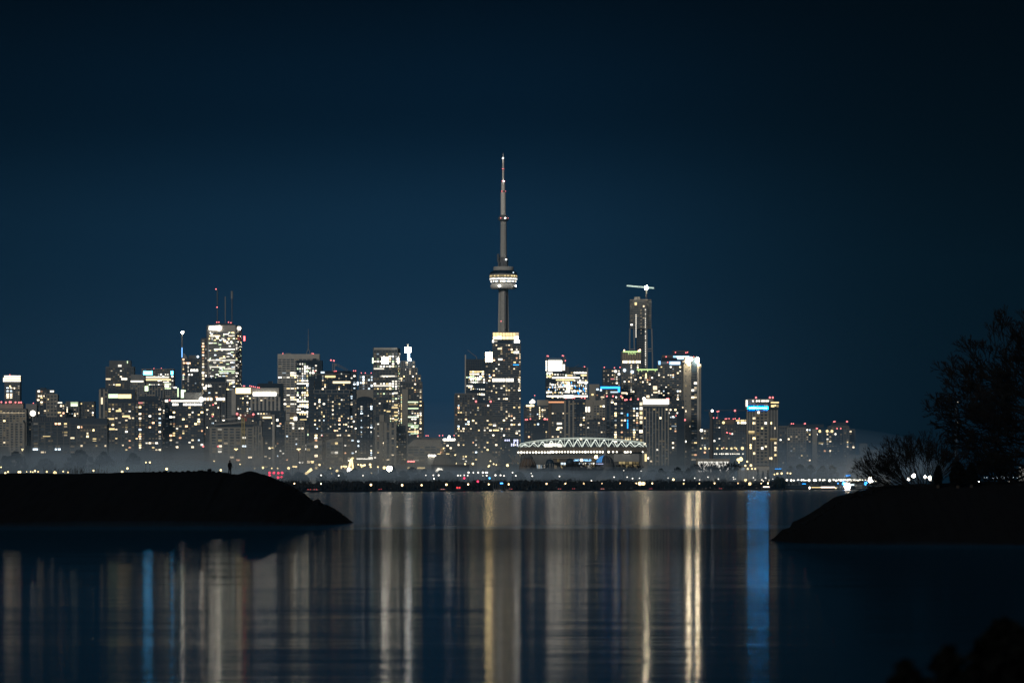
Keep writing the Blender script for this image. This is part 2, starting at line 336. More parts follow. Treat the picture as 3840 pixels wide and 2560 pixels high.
for x, y in ((688, 1348), (690, 1360), (700, 1360), (711, 1361), (690, 1403)): b.cells(x-4, x+4, y-3, y+3, 1, [L('orange', 4)], 1)
b.cells(713, 744, 1384, 1392, 3, [L('white', 4)], 1, gap=.25); b.cells(704, 724, 1401, 1407, 2, [L('white', 4)], 1, gap=.4)
b.end()
b = T(OT, 'narrow warm-lit tower half hidden behind the tall white-stone bank tower', TW, 755, 780, 1266, 8500, 'frame', 'dark', 'mid', .42, 'w', hid=1480, dxm=5, dym=5.2, done=True)
# ---- the tall pale bank tower with masts
b = Bld(OT, 'tallest pale stone tower with three roof masts and a glowing round emblem', TW, 774, 909, 8350, 45, 11)
D_ = 8350
def prism(bb, pts, y0, y1, mat, name='wall'):
    z1 = P(0, y0, bb.D)[2]; z0 = P(0, y1, bb.D)[2] if y1 else GROUND; m = MB(); n = len(pts)
    for z in (z0, z1): m.V += [((x-1920)/FPX*(bb.D+d), bb.D+d, z) for x, d in pts]
    for i in range(n): j = (i+1) % n; m.F.append((i, j, n+j, n+i)); m.mi.append(0)
    m.F.append(tuple(n+i for i in range(n))); m.mi.append(0); return bb.c(name, m, wall[mat])
prism(b, [(779, 0), (883, 0), (890, 8), (907, 55), (780, 60)], 1219, None, 'pale'); b.vol(805, 872, 1211, 1219, 'dark', 'penthouse', 12, 20)
prism(b, [(774, 8), (779, 6), (779, 40), (774, 40)], 1221, None, 'mid')
for i in range(41):
    y = 1247+i*5.6
    if y > 1462: break
    b.row(783, 881, y-1.3, y+1.3, GLS, dd=-.05, name='window_band', t=.15)
    r = b.rng; pr = r.choice((.1, .2, .35, .6)); x = 783.0
    while x < 878:
        w = r.choice((3.5, 5, 8, 12)); w = min(w, 881-x)
        if r.random() < pr: b.lit(P(x+w/2, 0, D_)[0], P(0, y, D_)[2], D_-.35, w*b.k*.9, 3.1*b.k, L(r.choice(('white', 'white', 'yellow', 'green', 'cool')), r.choice((2, 3, 4))))
        x += w
    for sg, pr2 in ((((883.6, .8), (889.6, 7.6)), .22), (((891, 11), (906, 52)), .10)):
        b.wins(0, 0, y-1.6, y+1.6, pr2, 'o', 6, 2, seg=sg, hf=1, wf=.96, lift=.4)
b.row(778, 883, 1349, 1352.5, G('white', 3)); b.row(803, 881, 1308, 1310.5, L('white', 4)); b.row(786, 843, 1374, 1377, L('white', 3)); b.row(842, 881, 1381, 1385, G('white', 3)); b.row(820, 881, 1389.5, 1393.5, G('green', 3)); b.row(786, 825, 1257.5, 1261, L('yellow', 4)); b.row(856, 880, 1257, 1261, G('white', 3)); b.row(850, 880, 1423, 1427, G('white', 3))
b.row(785, 816, 1224.5, 1236.5, G('white', 12), dd=-.8, name='sign'); b.disc(821, 1230, 8, G('white', 24), name='sign'); b.row(885.5, 888, 1226, 1236, L('white', 2), dd=3)
bead(b.root, 'sign', P(897, 1231, D_+16), 3.0, G('white', 12)); b.row(908.5, 914.5, 1257, 1275, emit('red_sign_light', (1, .10, .10), 7, True), dd=40, name='sign')
for x, yt, r0 in ((812, 1084, 1.0), (842, 1110, .9), (867, 1088, 1.0)): b.mast(x, 1213, yt, r0*1.1, r0*.7, 'mid' if x != 842 else 'grey', 22)
m_ = MB(); c_ = P(867, 1090, D_); c2 = P(867, 1118, D_); m_.bar((c2[0], D_+22, c2[2]), (c_[0], D_+22, c_[2]), 2.0, None, 8); b.c('antenna_drum', m_, wall['grey'])
b.beacon([(810, 1084), (814, 1152)], 2.0); b.beacon([(813, 1208), (821, 1208), (857, 1208), (866, 1210)], 1.8); b.end()
b = T(CT, 'black-topped tower in front of the tallest pale tower with lamps along a lower ledge', TW, 764, 846, 1432, 7800, 'frame', 'mid', 'mid', .10, hid=1610, pent=(768, 843, 1416, 'black'), dxm=6, frac=.3)
b.vol(846, 883, 1462, None, 'mid', dd=4); b.relief(846, 868, 1466, 1590, 'bands', 'grey', dd=4); b.vol(868, 884, 1460, 1556, 'pale', 'core_wall', 2, 20)
b.cells(770, 795, 1442, 1450, 3, [L('white', 4)], 1, gap=.3); b.row(763, 774, 1450, 1460, G('white', 6)); b.end()
b = T(CT, 'dark tower with a warm lamp row along its roof right of the white roof line', TW, 762, 824, 1502, 7100, 'frame', 'mid', 'mid', .09, hid=1640)
b.cells(762, 845, 1491, 1501, 7, [G('white', 6), G('warm', 7)], .95, dd=-1, gap=.25); b.beacon([(799, 1517), (797, 1560)], 2.2); b.end()
b = T(AP, 'broad dark block with a long brilliant white roof line and lit top storey', 'apartment block', 634, 764, 1500, 6900, 'bands', 'dark', 'mid', .13, hid=1680, wt=1524, frac=.22, dxm=4.4, dym=3.3, big=1.15)
b.vol(690, 758, 1471, 1500, 'grey', 'penthouse', 6, 18); b.row(642, 760, 1500.5, 1505.5, G('white', 9), dd=-2); b.cells(646, 758, 1512, 1520, 14, [G('white', 5), L('white', 4)], .95, dd=-1, gap=.2)
b.row(619, 630, 1499, 1506, G('white', 8)); b.bulb([(755, 1497)], 3.6, G('white', 14)); b.beacon([(636, 1500)], 2.4)
b.vol(618, 634, 1506, None, 'mid'); b.wins(619, 633, 1512, 1680, .06, 'w'); b.end()
b = T(CT, 'blue-black twin-bay tower with checkered windows left of the broad dark block', TW, 506, 606, 1500, 6850, 'frame', 'black', 'dark', .16, hid=1690, pent=(520, 594, 1485, 'dark'), dxm=4.8, dym=3.3, frac=.3, dimp=.6, big=1.1)
b.row(519, 535, 1507, 1513, emit('pink_sign_light', (1, .35, .33), .8)); b.end()
b = T(AP, 'grey narrow stair bay between two dark towers', TW, 606, 620, 1512, 6950, 'bands', 'mid', 'grey', .05, hid=1690, done=True)
b = T(AP, 'block with a blazing yellow-white rooftop box and red lights above', 'office block', 888, 942, 1476, 7500, 'frame', 'mid', 'mid', .22, 'w', hid=1560, depth=25)
b.vol(885, 941, 1453, 1476, 'white', 'crown', 2); b.row(884, 941, 1454, 1475, G('yellow', 7), dd=-.2, name='sign')
b.beacon([(913, 1447), (917, 1447), (937, 1446.5)], 1.8); b.end()
b = T(AP, 'pale block with a floodlit cornice right of the blazing rooftop box', 'office block', 943, 1047, 1476, 7450, 'slats', 'mid', 'pale', .06, hid=1546, dxm=6, frac=.5, wt=1488)
b.vol(945, 1046, 1454, 1476, 'pale', 'penthouse', 1); b.cells(949, 1036, 1472, 1483, 11, [G('white', 10)], 1, dd=-1.5, gap=.12, name='cornice_lamp')
b.beacon([(943, 1448), (950, 1449), (957, 1450.5), (966, 1452), (972, 1453)], 1.8); b.end()
b = T(OT, 'windowless black block rising behind the floodlit cornice', 'office block', 965, 1061, 1437, 8000, 'none', 'black', 'dark', 0, unlit=False, hid=1470, pent=(1004, 1020, 1429), done=True)
# ---- centre left
b = T(OT, 'broad pale slab tower with rows of small windows and a thin central mast', TW, 1041, 1198, 1327, 8450, 'none', 'pale', 'pale', .13, 'o', run=1, hid=1560, wt=1344, dxm=7.6, dym=3.9, wf=.82, hf=.5, dimp=.1)
b.vol(1070, 1090, 1323.5, 1327, 'grey', 'penthouse', 8, 10)
m_ = MB(); t_ = P(1155, 1312, 8450); a_ = P(1155, 1232, 8450); m_.bar((t_[0], 8462, t_[2]), (a_[0], 8462, a_[2]), .9, .35, 6)
for dx in (-8, 8): q_ = P(1155+dx, 1327, 8450); m_.bar((q_[0], 8462, q_[2]), (t_[0], 8462, t_[2]+3), .7, .7, 5)
b.c('mast', m_, wall['grey']); b.beacon([(1061, 1325), (1170, 1325), (1175, 1325.5)], 1.6); b.end()
b = T(OT, 'black steel tower with bright office floors in front of the pale slab', TW, 1111, 1158, 1351, 8250, 'none', 'black', 'dark', .34, 'o', run=1, hid=1566, wt=1360, dxm=4.6, dym=4.2, dimp=.1, hf=.62, hot=.65)
b.vol(1158, 1208, 1351, None, 'black', dd=2); b.wins(1158, 1190, 1366, 1420, .35, 'o', 4.6, 4.2, run=1, dd=2, dimp=.1); b.vol(1172, 1185, 1343, 1351, 'black', 'penthouse', 8, 12)
for y, a, c in ((1380, 1143, 1164), (1438, 1113, 1165), (1523, 1116, 1155), (1546, 1112, 1155), (1505, 1113, 1157)): b.row(a, c, y-2.6, y+2.6, G('white', 4))
b.end()
b = T(CT, 'wide dark glass tower with a roof crane and a framed mid-height terrace', TW, 1205, 1312, 1390, 7900, 'bands', 'black', 'dark', .12, 'w', hid=1462, wt=1398, frac=.2)
b.row(1248, 1314, 1429, 1437, G('warm', 4)); b.row(1219, 1258, 1408, 1415, L('yellow', 3)); b.row(1203, 1217, 1393, 1399, L('cool', 3))
b.vol(1312, 1336, 1392, None, 'black', dd=3); b.wins(1313, 1334, 1398, 1740, .3, 'c', 4, 3.4, dd=3, hot=.55)
b.vol(1178, 1312, 1462, None, 'dark', dd=-8, depth=20); b.relief(1178, 1312, 1480, 1618, 'bands', 'dark', dd=-8, frac=.35); b.wins(1178, 1311, 1480, 1618, .14, 'w', 3.8, 3.5, dd=-8, big=1.15, dimp=.5)
b.relief(1178, 1312, 1462, 1475, 'frame', 'grey', 10, 6, dd=-8, frac=.16)
b.vol(1158, 1178, 1425, None, 'dark', dd=-4, name='stair_wall')
sl_ = MB()
for i in range(14):
    y = 1450+i*12.2; a_ = P(1158, y-3, 7900); c_ = P(1168, y+2, 7900); e_ = P(1178, y+2, 7900)
    sl_.bar((a_[0], 7895, a_[2]), (c_[0], 7895, c_[2]), .45); sl_.bar((c_[0], 7895, c_[2]), (e_[0], 7895, e_[2]), .45)
b.c('curved_balcony', sl_, wall['mid']); b.row(1176, 1312, 1402, 1404, wall['grey'], dd=-1, name='roof_edge')
b.beacon([(1182, 1391), (1254, 1391), (1260, 1391), (1326, 1390), (1333, 1390)], 1.9); b.end()
b = T(OT, 'grey tower with cool white office lights and three red beacons', TW, 1347, 1400, 1403, 8300, 'frame', 'mid', 'grey', .4, 'c', hid=1462, dym=4.6, dxm=4.6)
b.beacon([(1355, 1398), (1370, 1398), (1392, 1398)], 1.6); b.vol(1336, 1412, 1462, None, 'beige', dd=-2); b.relief(1336, 1412, 1466, 1500, 'slats', 'beige', 3, dd=-2, frac=.5); b.row(1337, 1344, 1431, 1444, G('cool', 8), dd=0, name='sign'); b.end()
b = T(CT, 'slim blue-black tower with a rounded cap and cool specks of light', TW, 1338, 1398, 1497, 7000, 'slats', 'black', 'dark', .12, 'c', hid=1745, dxm=4.2, frac=.25, depth=26)
m_ = MB()
for i in range(10):
    a0 = math.pi*i/10; a1 = math.pi*(i+1)/10; xx = lambda a: P(1368-29*math.cos(a), 0, 7000)[0]; zz = lambda a: P(0, 1497-11*math.sin(a), 7000)[2]; z0 = P(0, 1497, 7000)[2]
    k0 = len(m_.V); m_.V += [(xx(a0), 7000, z0), (xx(a1), 7000, z0), (xx(a1), 7000, zz(a1)), (xx(a0), 7000, zz(a0)), (xx(a0), 7026, z0), (xx(a1), 7026, z0), (xx(a1), 7026, zz(a1)), (xx(a0), 7026, zz(a0))]
    for f in ((0, 1, 2, 3), (3, 2, 6, 7), (5, 4, 7, 6)): m_.F.append(tuple(k0+i_ for i_ in f)); m_.mi.append(0)
b.c('rounded_roof', m_, wall['black']); b.vol(1322, 1338, 1500, None, 'mid', dd=6); b.relief(1322, 1338, 1506, 1740, 'bands', 'mid', dd=6); b.wins(1322, 1337, 1506, 1740, .15, 'w', dd=6); b.end()
b = T(OT, 'square-topped glass tower with a glowing white square emblem', TW, 1399, 1492, 1303, 8200, 'bands', 'mid', 'mid', .16, 'o', run=1, hid=1620, wt=1313, dym=4.3, frac=.42, dxm=5, hot=.55)
prism(b, [(1492, 0), (1501, 40), (1492, 42)], 1305, None, 'mid'); b.wins(0, 0, 1320, 1600, .25, 'o', 5, 4.3, seg=((1492, .5), (1501, 39.5)), hf=.5)
b.row(1403, 1489, 1303.5, 1312, wall['pale'], dd=-.3, name='parapet')
b.row(1431, 1457, 1340, 1363, G('white', 17), name='sign'); b.row(1396, 1400, 1341, 1362, G('green', 8), name='sign'); b.row(1489, 1496, 1340, 1362, G('white', 10), dd=-.2, name='sign')
for y, a, c in ((1382, 1402, 1440), (1410, 1431, 1481), (1446, 1401, 1478), (1473, 1476, 1492), (1518, 1478, 1492), (1528, 1469, 1492), (1545, 1478, 1492), (1557, 1478, 1492), (1573, 1478, 1492), (1542, 1438, 1464)): b.row(a, c, y-2.5, y+2.5, G('white', 3) if y < 1480 else G('yellow', 3), dd=-.9)
b.end()
b = T(OT, 'stepped tower below a glowing drum sign on a lit blue-white stem', TW, 1500, 1583, 1430, 8150, 'frame', 'mid', 'mid', .22, 'w', hid=1640, wt=1436, frac=.35, dxm=4.5)
for x0, x1, y0, y1 in ((1504, 1555, 1352, 1378), (1502, 1565, 1378, 1404), (1501, 1577, 1404, 1430)): b.vol(x0, x1, y0, y1, 'mid', 'setback', 3); b.relief(x0, x1, y0+3, y1, 'frame', 'grey', 5, 4, dd=3); b.wins(x0, x1, y0+3, y1, .2, 'w', dd=3, dym=4)
b.vol(1583, 1588, 1505, None, 'mid', dd=2); b.vol(1507, 1530, 1459, None, 'beige', 'core_wall', -3, 6)
m_ = MB(); a_ = P(1532, 1352, 8150); c_ = P(1532, 1318, 8150); m_.bar((a_[0], 8158, a_[2]), (c_[0], 8158, c_[2]), 2.4, None, 10); b.c('sign_stem', m_, emit('stem_blue_light', (.45, .72, 1), 3, True))
m_ = MB(); a_ = P(1529, 1321, 8150); c_ = P(1529, 1301, 8150); m_.bar((a_[0], 8158, a_[2]), (c_[0], 8158, c_[2]), 5.4, None, 20); b.c('sign', m_, G('white', 17)); b.mast(1529, 1301, 1289, 1.4, .5, 'pale')
bead(b.root, 'stem_lamp', P(1537, 1348, 8145), 2.6, G('cool', 14))
for i in range(14): b.cells(1503, 1513, 1478+i*8.6, 1484+i*8.6, 1, [G('yellow', 3), L('yellow', 3), G('green', 3)], .85, dd=-1)
for y, g, a, c in ((1507, L('green', 3), 1530, 1568), (1516, L('yellow', 2), 1532, 1566), (1531, L('green', 3), 1530, 1569), (1563, G('green', 6), 1530, 1570), (1588, L('green', 2), 1530, 1548), (1595, G('green', 3), 1530, 1570), (1602, L('green', 3), 1540, 1568), (1618, L('yellow', 3), 1530, 1568), (1625, G('green', 3), 1540, 1568)): b.row(a, c, y-2, y+2, g, dd=-.8)
b.end()
# ---- front row, left of centre
b = T(AP, 'long hazy beige terrace block under the yellow tower crane', 'apartment block', 790, 972, 1600, 6100, 'frame', 'mid', 'beige', .07, hid=1740, dxm=7.5, dym=3.6, frac=.42, wt=1604, big=1.1)
b.vol(806, 960, 1578, 1600, 'dark', 'penthouse', 3, 20); b.relief(811, 958, 1580, 1590, 'frame', 'beige', 2.2, 2.2, dd=3, frac=.2)
m_ = MB()
for xa, ya, xb, yb in ((803, 1592, 916, 1582), (830, 1573, 905, 1567)): a_ = P(xa, ya, 6096); c_ = P(xb, yb, 6096); m_.bar(a_, c_, .55, .55, 5)
b.c('canopy_edge', m_, wall['pale']); b.end()
b = T(AP, 'hazy ribbed yellowish block rising right of the yellow crane mast', 'apartment block', 950, 980, 1594, 6050, 'slats', 'mid', 'beige', .04, hid=1760, dxm=3, frac=.5)
b.vol(972, 980, 1576, 1594, 'beige', 'stair_wall'); b.vol(980, 987, 1636, None, 'beige', dd=-3, name='stair_wall'); b.vol(947, 975, 1722, 1742, 'beige', 'porch', -4, 4); b.end()
b = T(CT, 'beige-framed block with a bright lamp under its roof slab', TW, 980, 1030, 1554, 6300, 'bands', 'dark', 'mid', .10, hid=1750, wt=1572, frac=.2)
b.vol(1021, 1030, 1554, None, 'pale', 'side_wall', -2, 6); b.vol(975, 1021, 1554, 1570, 'beige', 'roof_slab', -2, 6); b.row(986, 1018, 1562.5, 1567.5, G('yellow', 8), dd=-2.2, name='roof_lamp'); b.row(1013, 1026, 1677, 1680, L('yellow', 3), dd=-3); b.row(984, 1001, 1709, 1712.5, L('warm', 3)); b.end()
b = T(CT, 'dark block with a black flat roof behind the beige-framed one', TW, 942, 1068, 1541, 6500, 'frame', 'dark', 'dark', .09, hid=1760, pent=(940, 1066, 1539, 'black'))
b.row(1036, 1044, 1570, 1579, G('white', 5)); b.row(1038, 1051, 1594, 1598.5, G('white', 4)); b.end()
b = T(AP, 'tall beige-gridded tower with a bright square box lamp on its roof', TW, 1070, 1141, 1576, 6250, 'frame', 'mid', 'beige', .09, hid=1768, dxm=4.4, frac=.42)
b.vol(1086, 1112, 1546, 1576, 'brown', 'penthouse', 3, 14); b.row(1103, 1113, 1563, 1575, G('white', 12)); b.row(1088, 1102, 1565, 1569, G('yellow', 4)); b.row(1125, 1150, 1571, 1574, L('yellow', 3)); b.row(1087, 1100, 1584, 1587, L('warm', 4))
b.cells(1094, 1104, 1587, 1594, 1, [L('white', 4)], 1); b.cells(1095, 1104, 1598, 1604, 1, [L('white', 4)], 1); b.end()
b = T(AP, 'narrow dark stair tower with greenish windows right of the beige grid', TW, 1141, 1160, 1590, 6350, 'bands', 'dark', 'mid', .4, 'g', hid=1690, dym=5, done=True)
for x0, x1, ya, yb, sd, lb in ((1148, 1209, 1662, 1649, 3, 'hazy beige block with a rising roof line, left one of a pair'), (1222, 1286, 1650, 1639, 5, 'hazy beige block with a rising roof line, right one of a pair')):
    b = Bld(AP, lb, 'apartment block', x0, x1, 6000, 30, sd); D_ = 6000
    m_ = MB(); xa = P(x0, 0, D_)[0]; xb = P(x1, 0, D_)[0]; za = P(0, ya, D_)[2]; zb = P(0, yb, D_)[2]
    m_.V = [(xa, D_, 1), (xb, D_, 1), (xb, D_+30, 1), (xa, D_+30, 1), (xa, D_, za), (xb, D_, zb), (xb, D_+30, zb), (xa, D_+30, za)]
    for f in ((4, 5, 6, 7), (0, 1, 5, 4), (1, 2, 6, 5), (2, 3, 7, 6), (3, 0, 4, 7)): m_.F.append(f); m_.mi.append(0)
    b.c('wall', m_, wall['beige']); b.relief(x0+2, x1-2, ya+6, 1760, 'frame', 'grey', 5, 4, frac=.25); b.wins(x0+2, x1-2, ya+6, 1760, .08, 'w', 5, 4, hf=.75, wf=.8); b.end()
b = T(AP, 'dim brown block filling the gap behind the two sloping roofs', 'apartment block', 1150, 1330, 1622, 6450, 'frame', 'mid', 'brown', .10, hid=1760, dxm=5, frac=.3)
b.beacon([(1276, 1631), (1206, 1631)], 2.4, G('white', 4)); b.beacon([(1207, 1632)], 2); b.end()
b = T(AP, 'pale ribbed tower pair with a round roof drum in front of the square emblem tower', TW, 1410, 1482, 1580, 6600, 'slats', 'mid', 'beige', .09, 'w', hid=1745, dxm=6, frac=.5)
b.vol(1423, 1440, 1555, 1580, 'beige', 'penthouse', -1, 15); b.vol(1442, 1462, 1558, 1580, 'mid', 'penthouse', 2, 15); b.relief(1423, 1440, 1580, 1740, 'slats', 'beige', 2.5, frac=.6, depthm=1.2); b.end()
b = T(AP, 'dark upper block between the square emblem tower and its neighbours', TW, 1409, 1448, 1494, 7300, 'frame', 'dark', 'mid', .12, 'w', hid=1560)
b.row(1436, 1456, 1513, 1533, wall['black'], name='louvre'); b.end()
b = T(AP, 'dark capped block standing before the green-lit stepped tower', TW, 1484, 1524, 1618, 6650, 'frame', 'dark', 'mid', .10, hid=1745, pent=(1485, 1520, 1595, 'black'), done=True)
b = T(AP, 'broad low beige office with long window rows and a sloping roof hall', 'office block', 1528, 1658, 1666, 6200, 'none', 'beige', 'beige', .05, hid=1740, dxm=8, dym=3.7, wf=.8, hf=.5, dimp=.45)
m_ = MB()
for pts, y0, y1 in ((((1532, 1666), (1552, 1648), (1655, 1648), (1655, 1666)), 6204, 6226), (((1572, 1667), (1590, 1652), (1655, 1652), (1655, 1667)), 6201, 6204)):
    k0 = len(m_.V)
    for Y in (y0, y1): m_.V += [(P(x, 0, 6200)[0], Y, P(0, y, 6200)[2]) for x, y in pts]
    m_.F += [(k0, k0+1, k0+2, k0+3), (k0+7, k0+6, k0+5, k0+4), (k0, k0+4, k0+5, k0+1), (k0+1, k0+5, k0+6, k0+2), (k0+2, k0+6, k0+7, k0+3)]; m_.mi += [0]*5
b.c('roof', m_, wall['beige']); b.vol(1560, 1655, 1640, 1648, 'mid', 'penthouse', 8, 12)
b.beacon([(1567, 1633), (1598, 1633), (1605.5, 1633), (1648, 1632.5), (1660, 1632)], 1.9)
b.mast(1658, 1690, 1640, .4, .3); b.row(1528, 1555, 1727, 1731.5, emit('pink_red_sign_light', (1, .22, .2), 6, True), name='sign'); b.end()
b = T('hotel_block', 'low hotel block topped by a bright white bar sign with an arched emblem', 'hotel', 1660, 1709, 1653, 6250, 'bands', 'mid', 'mid', .07, hid=1740, frac=.35, wt=1656)
b.row(1662, 1706, 1644.5, 1651, G('white', 12), name='sign'); m_ = MB(); c_ = P(1684.5, 1640, 6250); m_.ball((c_[0], 6249, c_[2]), 1.6, 12, 8, sz=1.7); b.c('sign', m_, G('white', 12), True); b.beacon([(1703, 1632)], 1.8); b.end()
# ---- centre
b = T(CT, 'bulky grey condo tower with scattered warm windows left of the tallest condo', TW, 1705, 1790, 1476, 7000, 'frame', 'mid', 'mid', .17, hid=1750, frac=.35, dxm=3.6)
b.vol(1705, 1790, 1474, 1477, 'grey', 'parapet', -1, 31); b.end()
b = T(OT, 'glass tower with a thin fin rising on its left corner and a small roof crane', TW, 1746, 1820, 1346, 8100, 'none', 'dark', 'mid', .2, 'o', run=1, hid=1500, wt=1392, dym=4.1, dimp=.1)
b.vol(1743, 1747.5, 1330, None, 'pale', 'corner_fin', -2, 4); b.relief(1748, 1806, 1350, 1386, 'frame', 'mid', 4, 4, frac=.12); b.vol(1806, 1820, 1352, None, 'dark', 'side_wall', 3)
for y in (1393, 1402, 1411, 1419): b.cells(1752, 1815, y-2.5, y+2.5, 7, [L('yellow', 4), L('yellow', 3), L('green', 3), L('white', 4)], .8, gap=.1)
b.row(1749, 1773, 1444, 1449, G('white', 3)); b.row(1802, 1818, 1476, 1482, G('white', 4))
m_ = MB(); pts = [P(1787, 1352, 8106), P(1788, 1339, 8106), P(1753, 1312, 8106)]; m_.bar(pts[0], pts[1], .7); m_.bar(pts[1], pts[2], .6, .35); b.c('roof_crane', m_, wall['grey']); b.vol(1768, 1797, 1459, 1475, 'black', 'louvre', -2, 2); b.end()
b = T(CT, 'banded tower topped by a blazing yellow-white box beside the tallest condo', TW, 1820, 1850, 1357, 7850, 'bands', 'dark', 'mid', .13, hid=1500, wt=1362)
b.vol(1821, 1847, 1320, 1357, 'white', 'crown', 1, 20); b.row(1820.5, 1847, 1320, 1357, G('yellow', 16), dd=0, name='sign'); b.cells(1833, 1844, 1412, 1418, 1, [L('warm', 4)], 1); b.cells(1833, 1840, 1406, 1410, 1, [emit('blue_window_light', COL['blue'], 3)], 1); b.end()
b = T(CT, 'tallest condo tower with a glowing glass crown in front of the tall concrete spire', TW, 1846, 1953, 1286, 7500, 'bands', 'dark', 'grey', .09, hid=1740, wt=1290, dym=3.4, frac=.3, depth=34, dxm=4, big=1.1)
b.vol(1847, 1952, 1274, 1286, 'dark', 'setback', 1, 30)
m_ = MB(); b.row(1848, 1945, 1246, 1273, emit('crown_glass_glow', (1, .80, .50), .8, False), dd=-.3, name='crown')
b.relief(1847, 1946, 1246, 1273, 'frame', 'dark', 5, 6, dd=-.9, frac=.12)
b.cells(1849, 1882, 1246.5, 1259, 3, [L('yellow', 3), G('yellow', 4)], 1, dd=-.9); b.cells(1882, 1945, 1248, 1258, 6, [L('yellow', 3)], .7, dd=-.9); b.cells(1849, 1945, 1260, 1272, 6, [L('yellow', 4), L('white', 4), G('yellow', 6)], .95, dd=-1.6, gap=.06)
b.row(1846, 1852, 1275, 1284, G('white', 9)); b.row(1929, 1948, 1274.5, 1284, G('white', 14)); b.row(1852, 1865, 1276, 1283, L('white', 2))
for x0, x1 in ((1846, 1856), (1857, 1867), (1868, 1883), (1884, 1893), (1896, 1902), (1903, 1914), (1915, 1926)): b.row(x0, x1, 1418.5, 1431, G('white', 5))
b.row(1926, 1946, 1317, 1324.5, L('white', 4)); b.row(1866, 1882, 1304, 1310, L('warm', 3)); b.row(1917, 1930, 1317, 1323, L('yellow', 3)); b.row(1868, 1884, 1344, 1350, G('white', 5))
b.cells(1925, 1935, 1354, 1362, 1, [L('yellow', 3)], 1); b.cells(1924, 1946, 1366, 1371, 3, [emit('blue_window_light', COL['blue'], 3)], .7)
for i in range(60):
    if b.rng.random() < .5: y = 1290+i*7.2; b.cells(1947, 1952, y, y+4, 1, [L('warm', 2), L('warm', 3), L('warm', 1)], 1)
b.end()
b = T(CT, 'mid-height block with a red light at each end before the tallest condo', TW, 1768, 1846, 1511, 6900, 'frame', 'mid', 'mid', .10, hid=1600, frac=.3)
b.beacon([(1785, 1504.5), (1840, 1505)], 3.2); b.end()
b = T(AP, 'wide balconied slab in front of the tallest condo', TW, 1768, 1878, 1560, 6500, 'bands', 'mid', 'mid', .13, hid=1745, frac=.4, wt=1572)
b.relief(1768, 1878, 1560, 1571, 'slats', 'mid', 2.5, frac=.4); b.row(1849, 1871, 1610, 1615, G('yellow', 5)); b.cells(1850, 1860, 1588, 1598, 1, [L('white', 4)], 1); b.row(1832, 1846, 1589.5, 1592.5, L('yellow', 3)); b.end()
b = T(AP, 'low dark block with lilac-lit windows beside the stadium roof', 'apartment block', 1880, 1950, 1638, 6300, 'none', 'dark', 'mid', .03, hid=1760)
li = emit('lilac_window_light', COL['lilac'], 2.5); b.cells(1891, 1913, 1647, 1653, 3, [li], 1, gap=.4); b.cells(1925, 1944, 1647, 1654, 3, [li], .9, gap=.3); b.cells(1925, 1944, 1655, 1661, 3, [li], .8, gap=.3); b.cells(1915, 1944, 1662, 1672, 4, [li], .7, gap=.4); b.end()
b = T(CT, 'dark-topped tower with a white cloud-shaped sign on its roof', TW, 1965, 2058, 1520, 7300, 'frame', 'dark', 'mid', .14, hid=1580, frac=.3)
b.vol(2014, 2057, 1499, 1520, 'beige', 'penthouse', 2, 20)
m_ = MB()
for x, y, r in ((1990, 1508, 2.0), (1997, 1503, 2.6), (2001, 1506, 2.4), (1994, 1508, 2.2)): c_ = P(x, y, 7298); m_.ball(c_, r, 10, 7)
b.c('sign', m_, G('white', 9), True); b.row(1973, 2003, 1518, 1524, L('yellow', 4)); b.beacon([(2005, 1482)], 1.6); b.mast(2005, 1520, 1484, .3, .2)
for i in range(6): b.cells(2018, 2027, 1524+i*8, 1530+i*8, 1, [L('yellow', 4), L('warm', 4)], 1, gap=.4)
b.end()
b = T(CT, 'dark rounded block with red beacons below the cloud-shaped sign', TW, 1968, 2054, 1582, 6700, 'frame', 'dark', 'dark', .08, hid=1660, pent=(1975, 2050, 1575, 'black'))
b.beacon([(1971, 1573), (1977, 1572.5), (1989, 1570), (2041, 1571), (2046, 1571), (2052, 1571.5)], 2.3); b.bulb([(2018, 1590)], 1.8, G('cool', 4)); b.end()
b = T(AP, 'bare brown tower with an orange-lit edge just left of the column-framed blocks', TW, 2057, 2118, 1512, 7100, 'frame', 'mid', 'mid', .10, hid=1650, pent=(2067, 2112, 1513, 'dark'), wt=1545)
b.row(2057, 2115, 1504.5, 1510, emit('orange_cornice_light', (1, .45, .22), 1.1)); b.vol(2057, 2066, 1510, None, 'brown', 'side_wall', -2, 4); b.row(2088, 2107, 1584, 1591, L('white', 3)); b.row(2090, 2108, 1601, 1606, L('warm', 4)); b.row(2086, 2097, 1606, 1612, L('yellow', 4)); b.end()
# the screen-topped office tower
b = T(OT, 'office tower with a huge glowing white screen framed by its top floors', TW, 2046, 2118, 1394, 8000, 'none', 'black', 'dark', .5, 'o', run=1, hid=1495, dym=4.3, dimp=.1, dxm=4.5)
b.vol(2046, 2052, 1337, 1394, 'mid', 'corner_fin', -1, 30); b.vol(2112, 2121, 1337, 1394, 'mid', 'corner_fin', -1, 30); b.vol(2052, 2112, 1345, 1394, 'dark', 'crown', 3, 20)
b.row(2055, 2108, 1351, 1390.5, G('white', 9), dd=1, name='screen'); b.row(2057, 2104, 1343, 1347, L('cool', 1), dd=2)
for i in range(5): b.cells(2046.5, 2050.5, 1352+i*8, 1358+i*8, 1, [L('white', 4), L('cool', 4)], 1, dd=-1.4, gap=.05)
b.row(2111, 2118, 1366, 1388, G('white', 6), dd=-1.5); b.beacon([(2052, 1334), (2056, 1335), (2109, 1333), (2113, 1334)], 1.9); b.beacon([(2120, 1352)], 2)
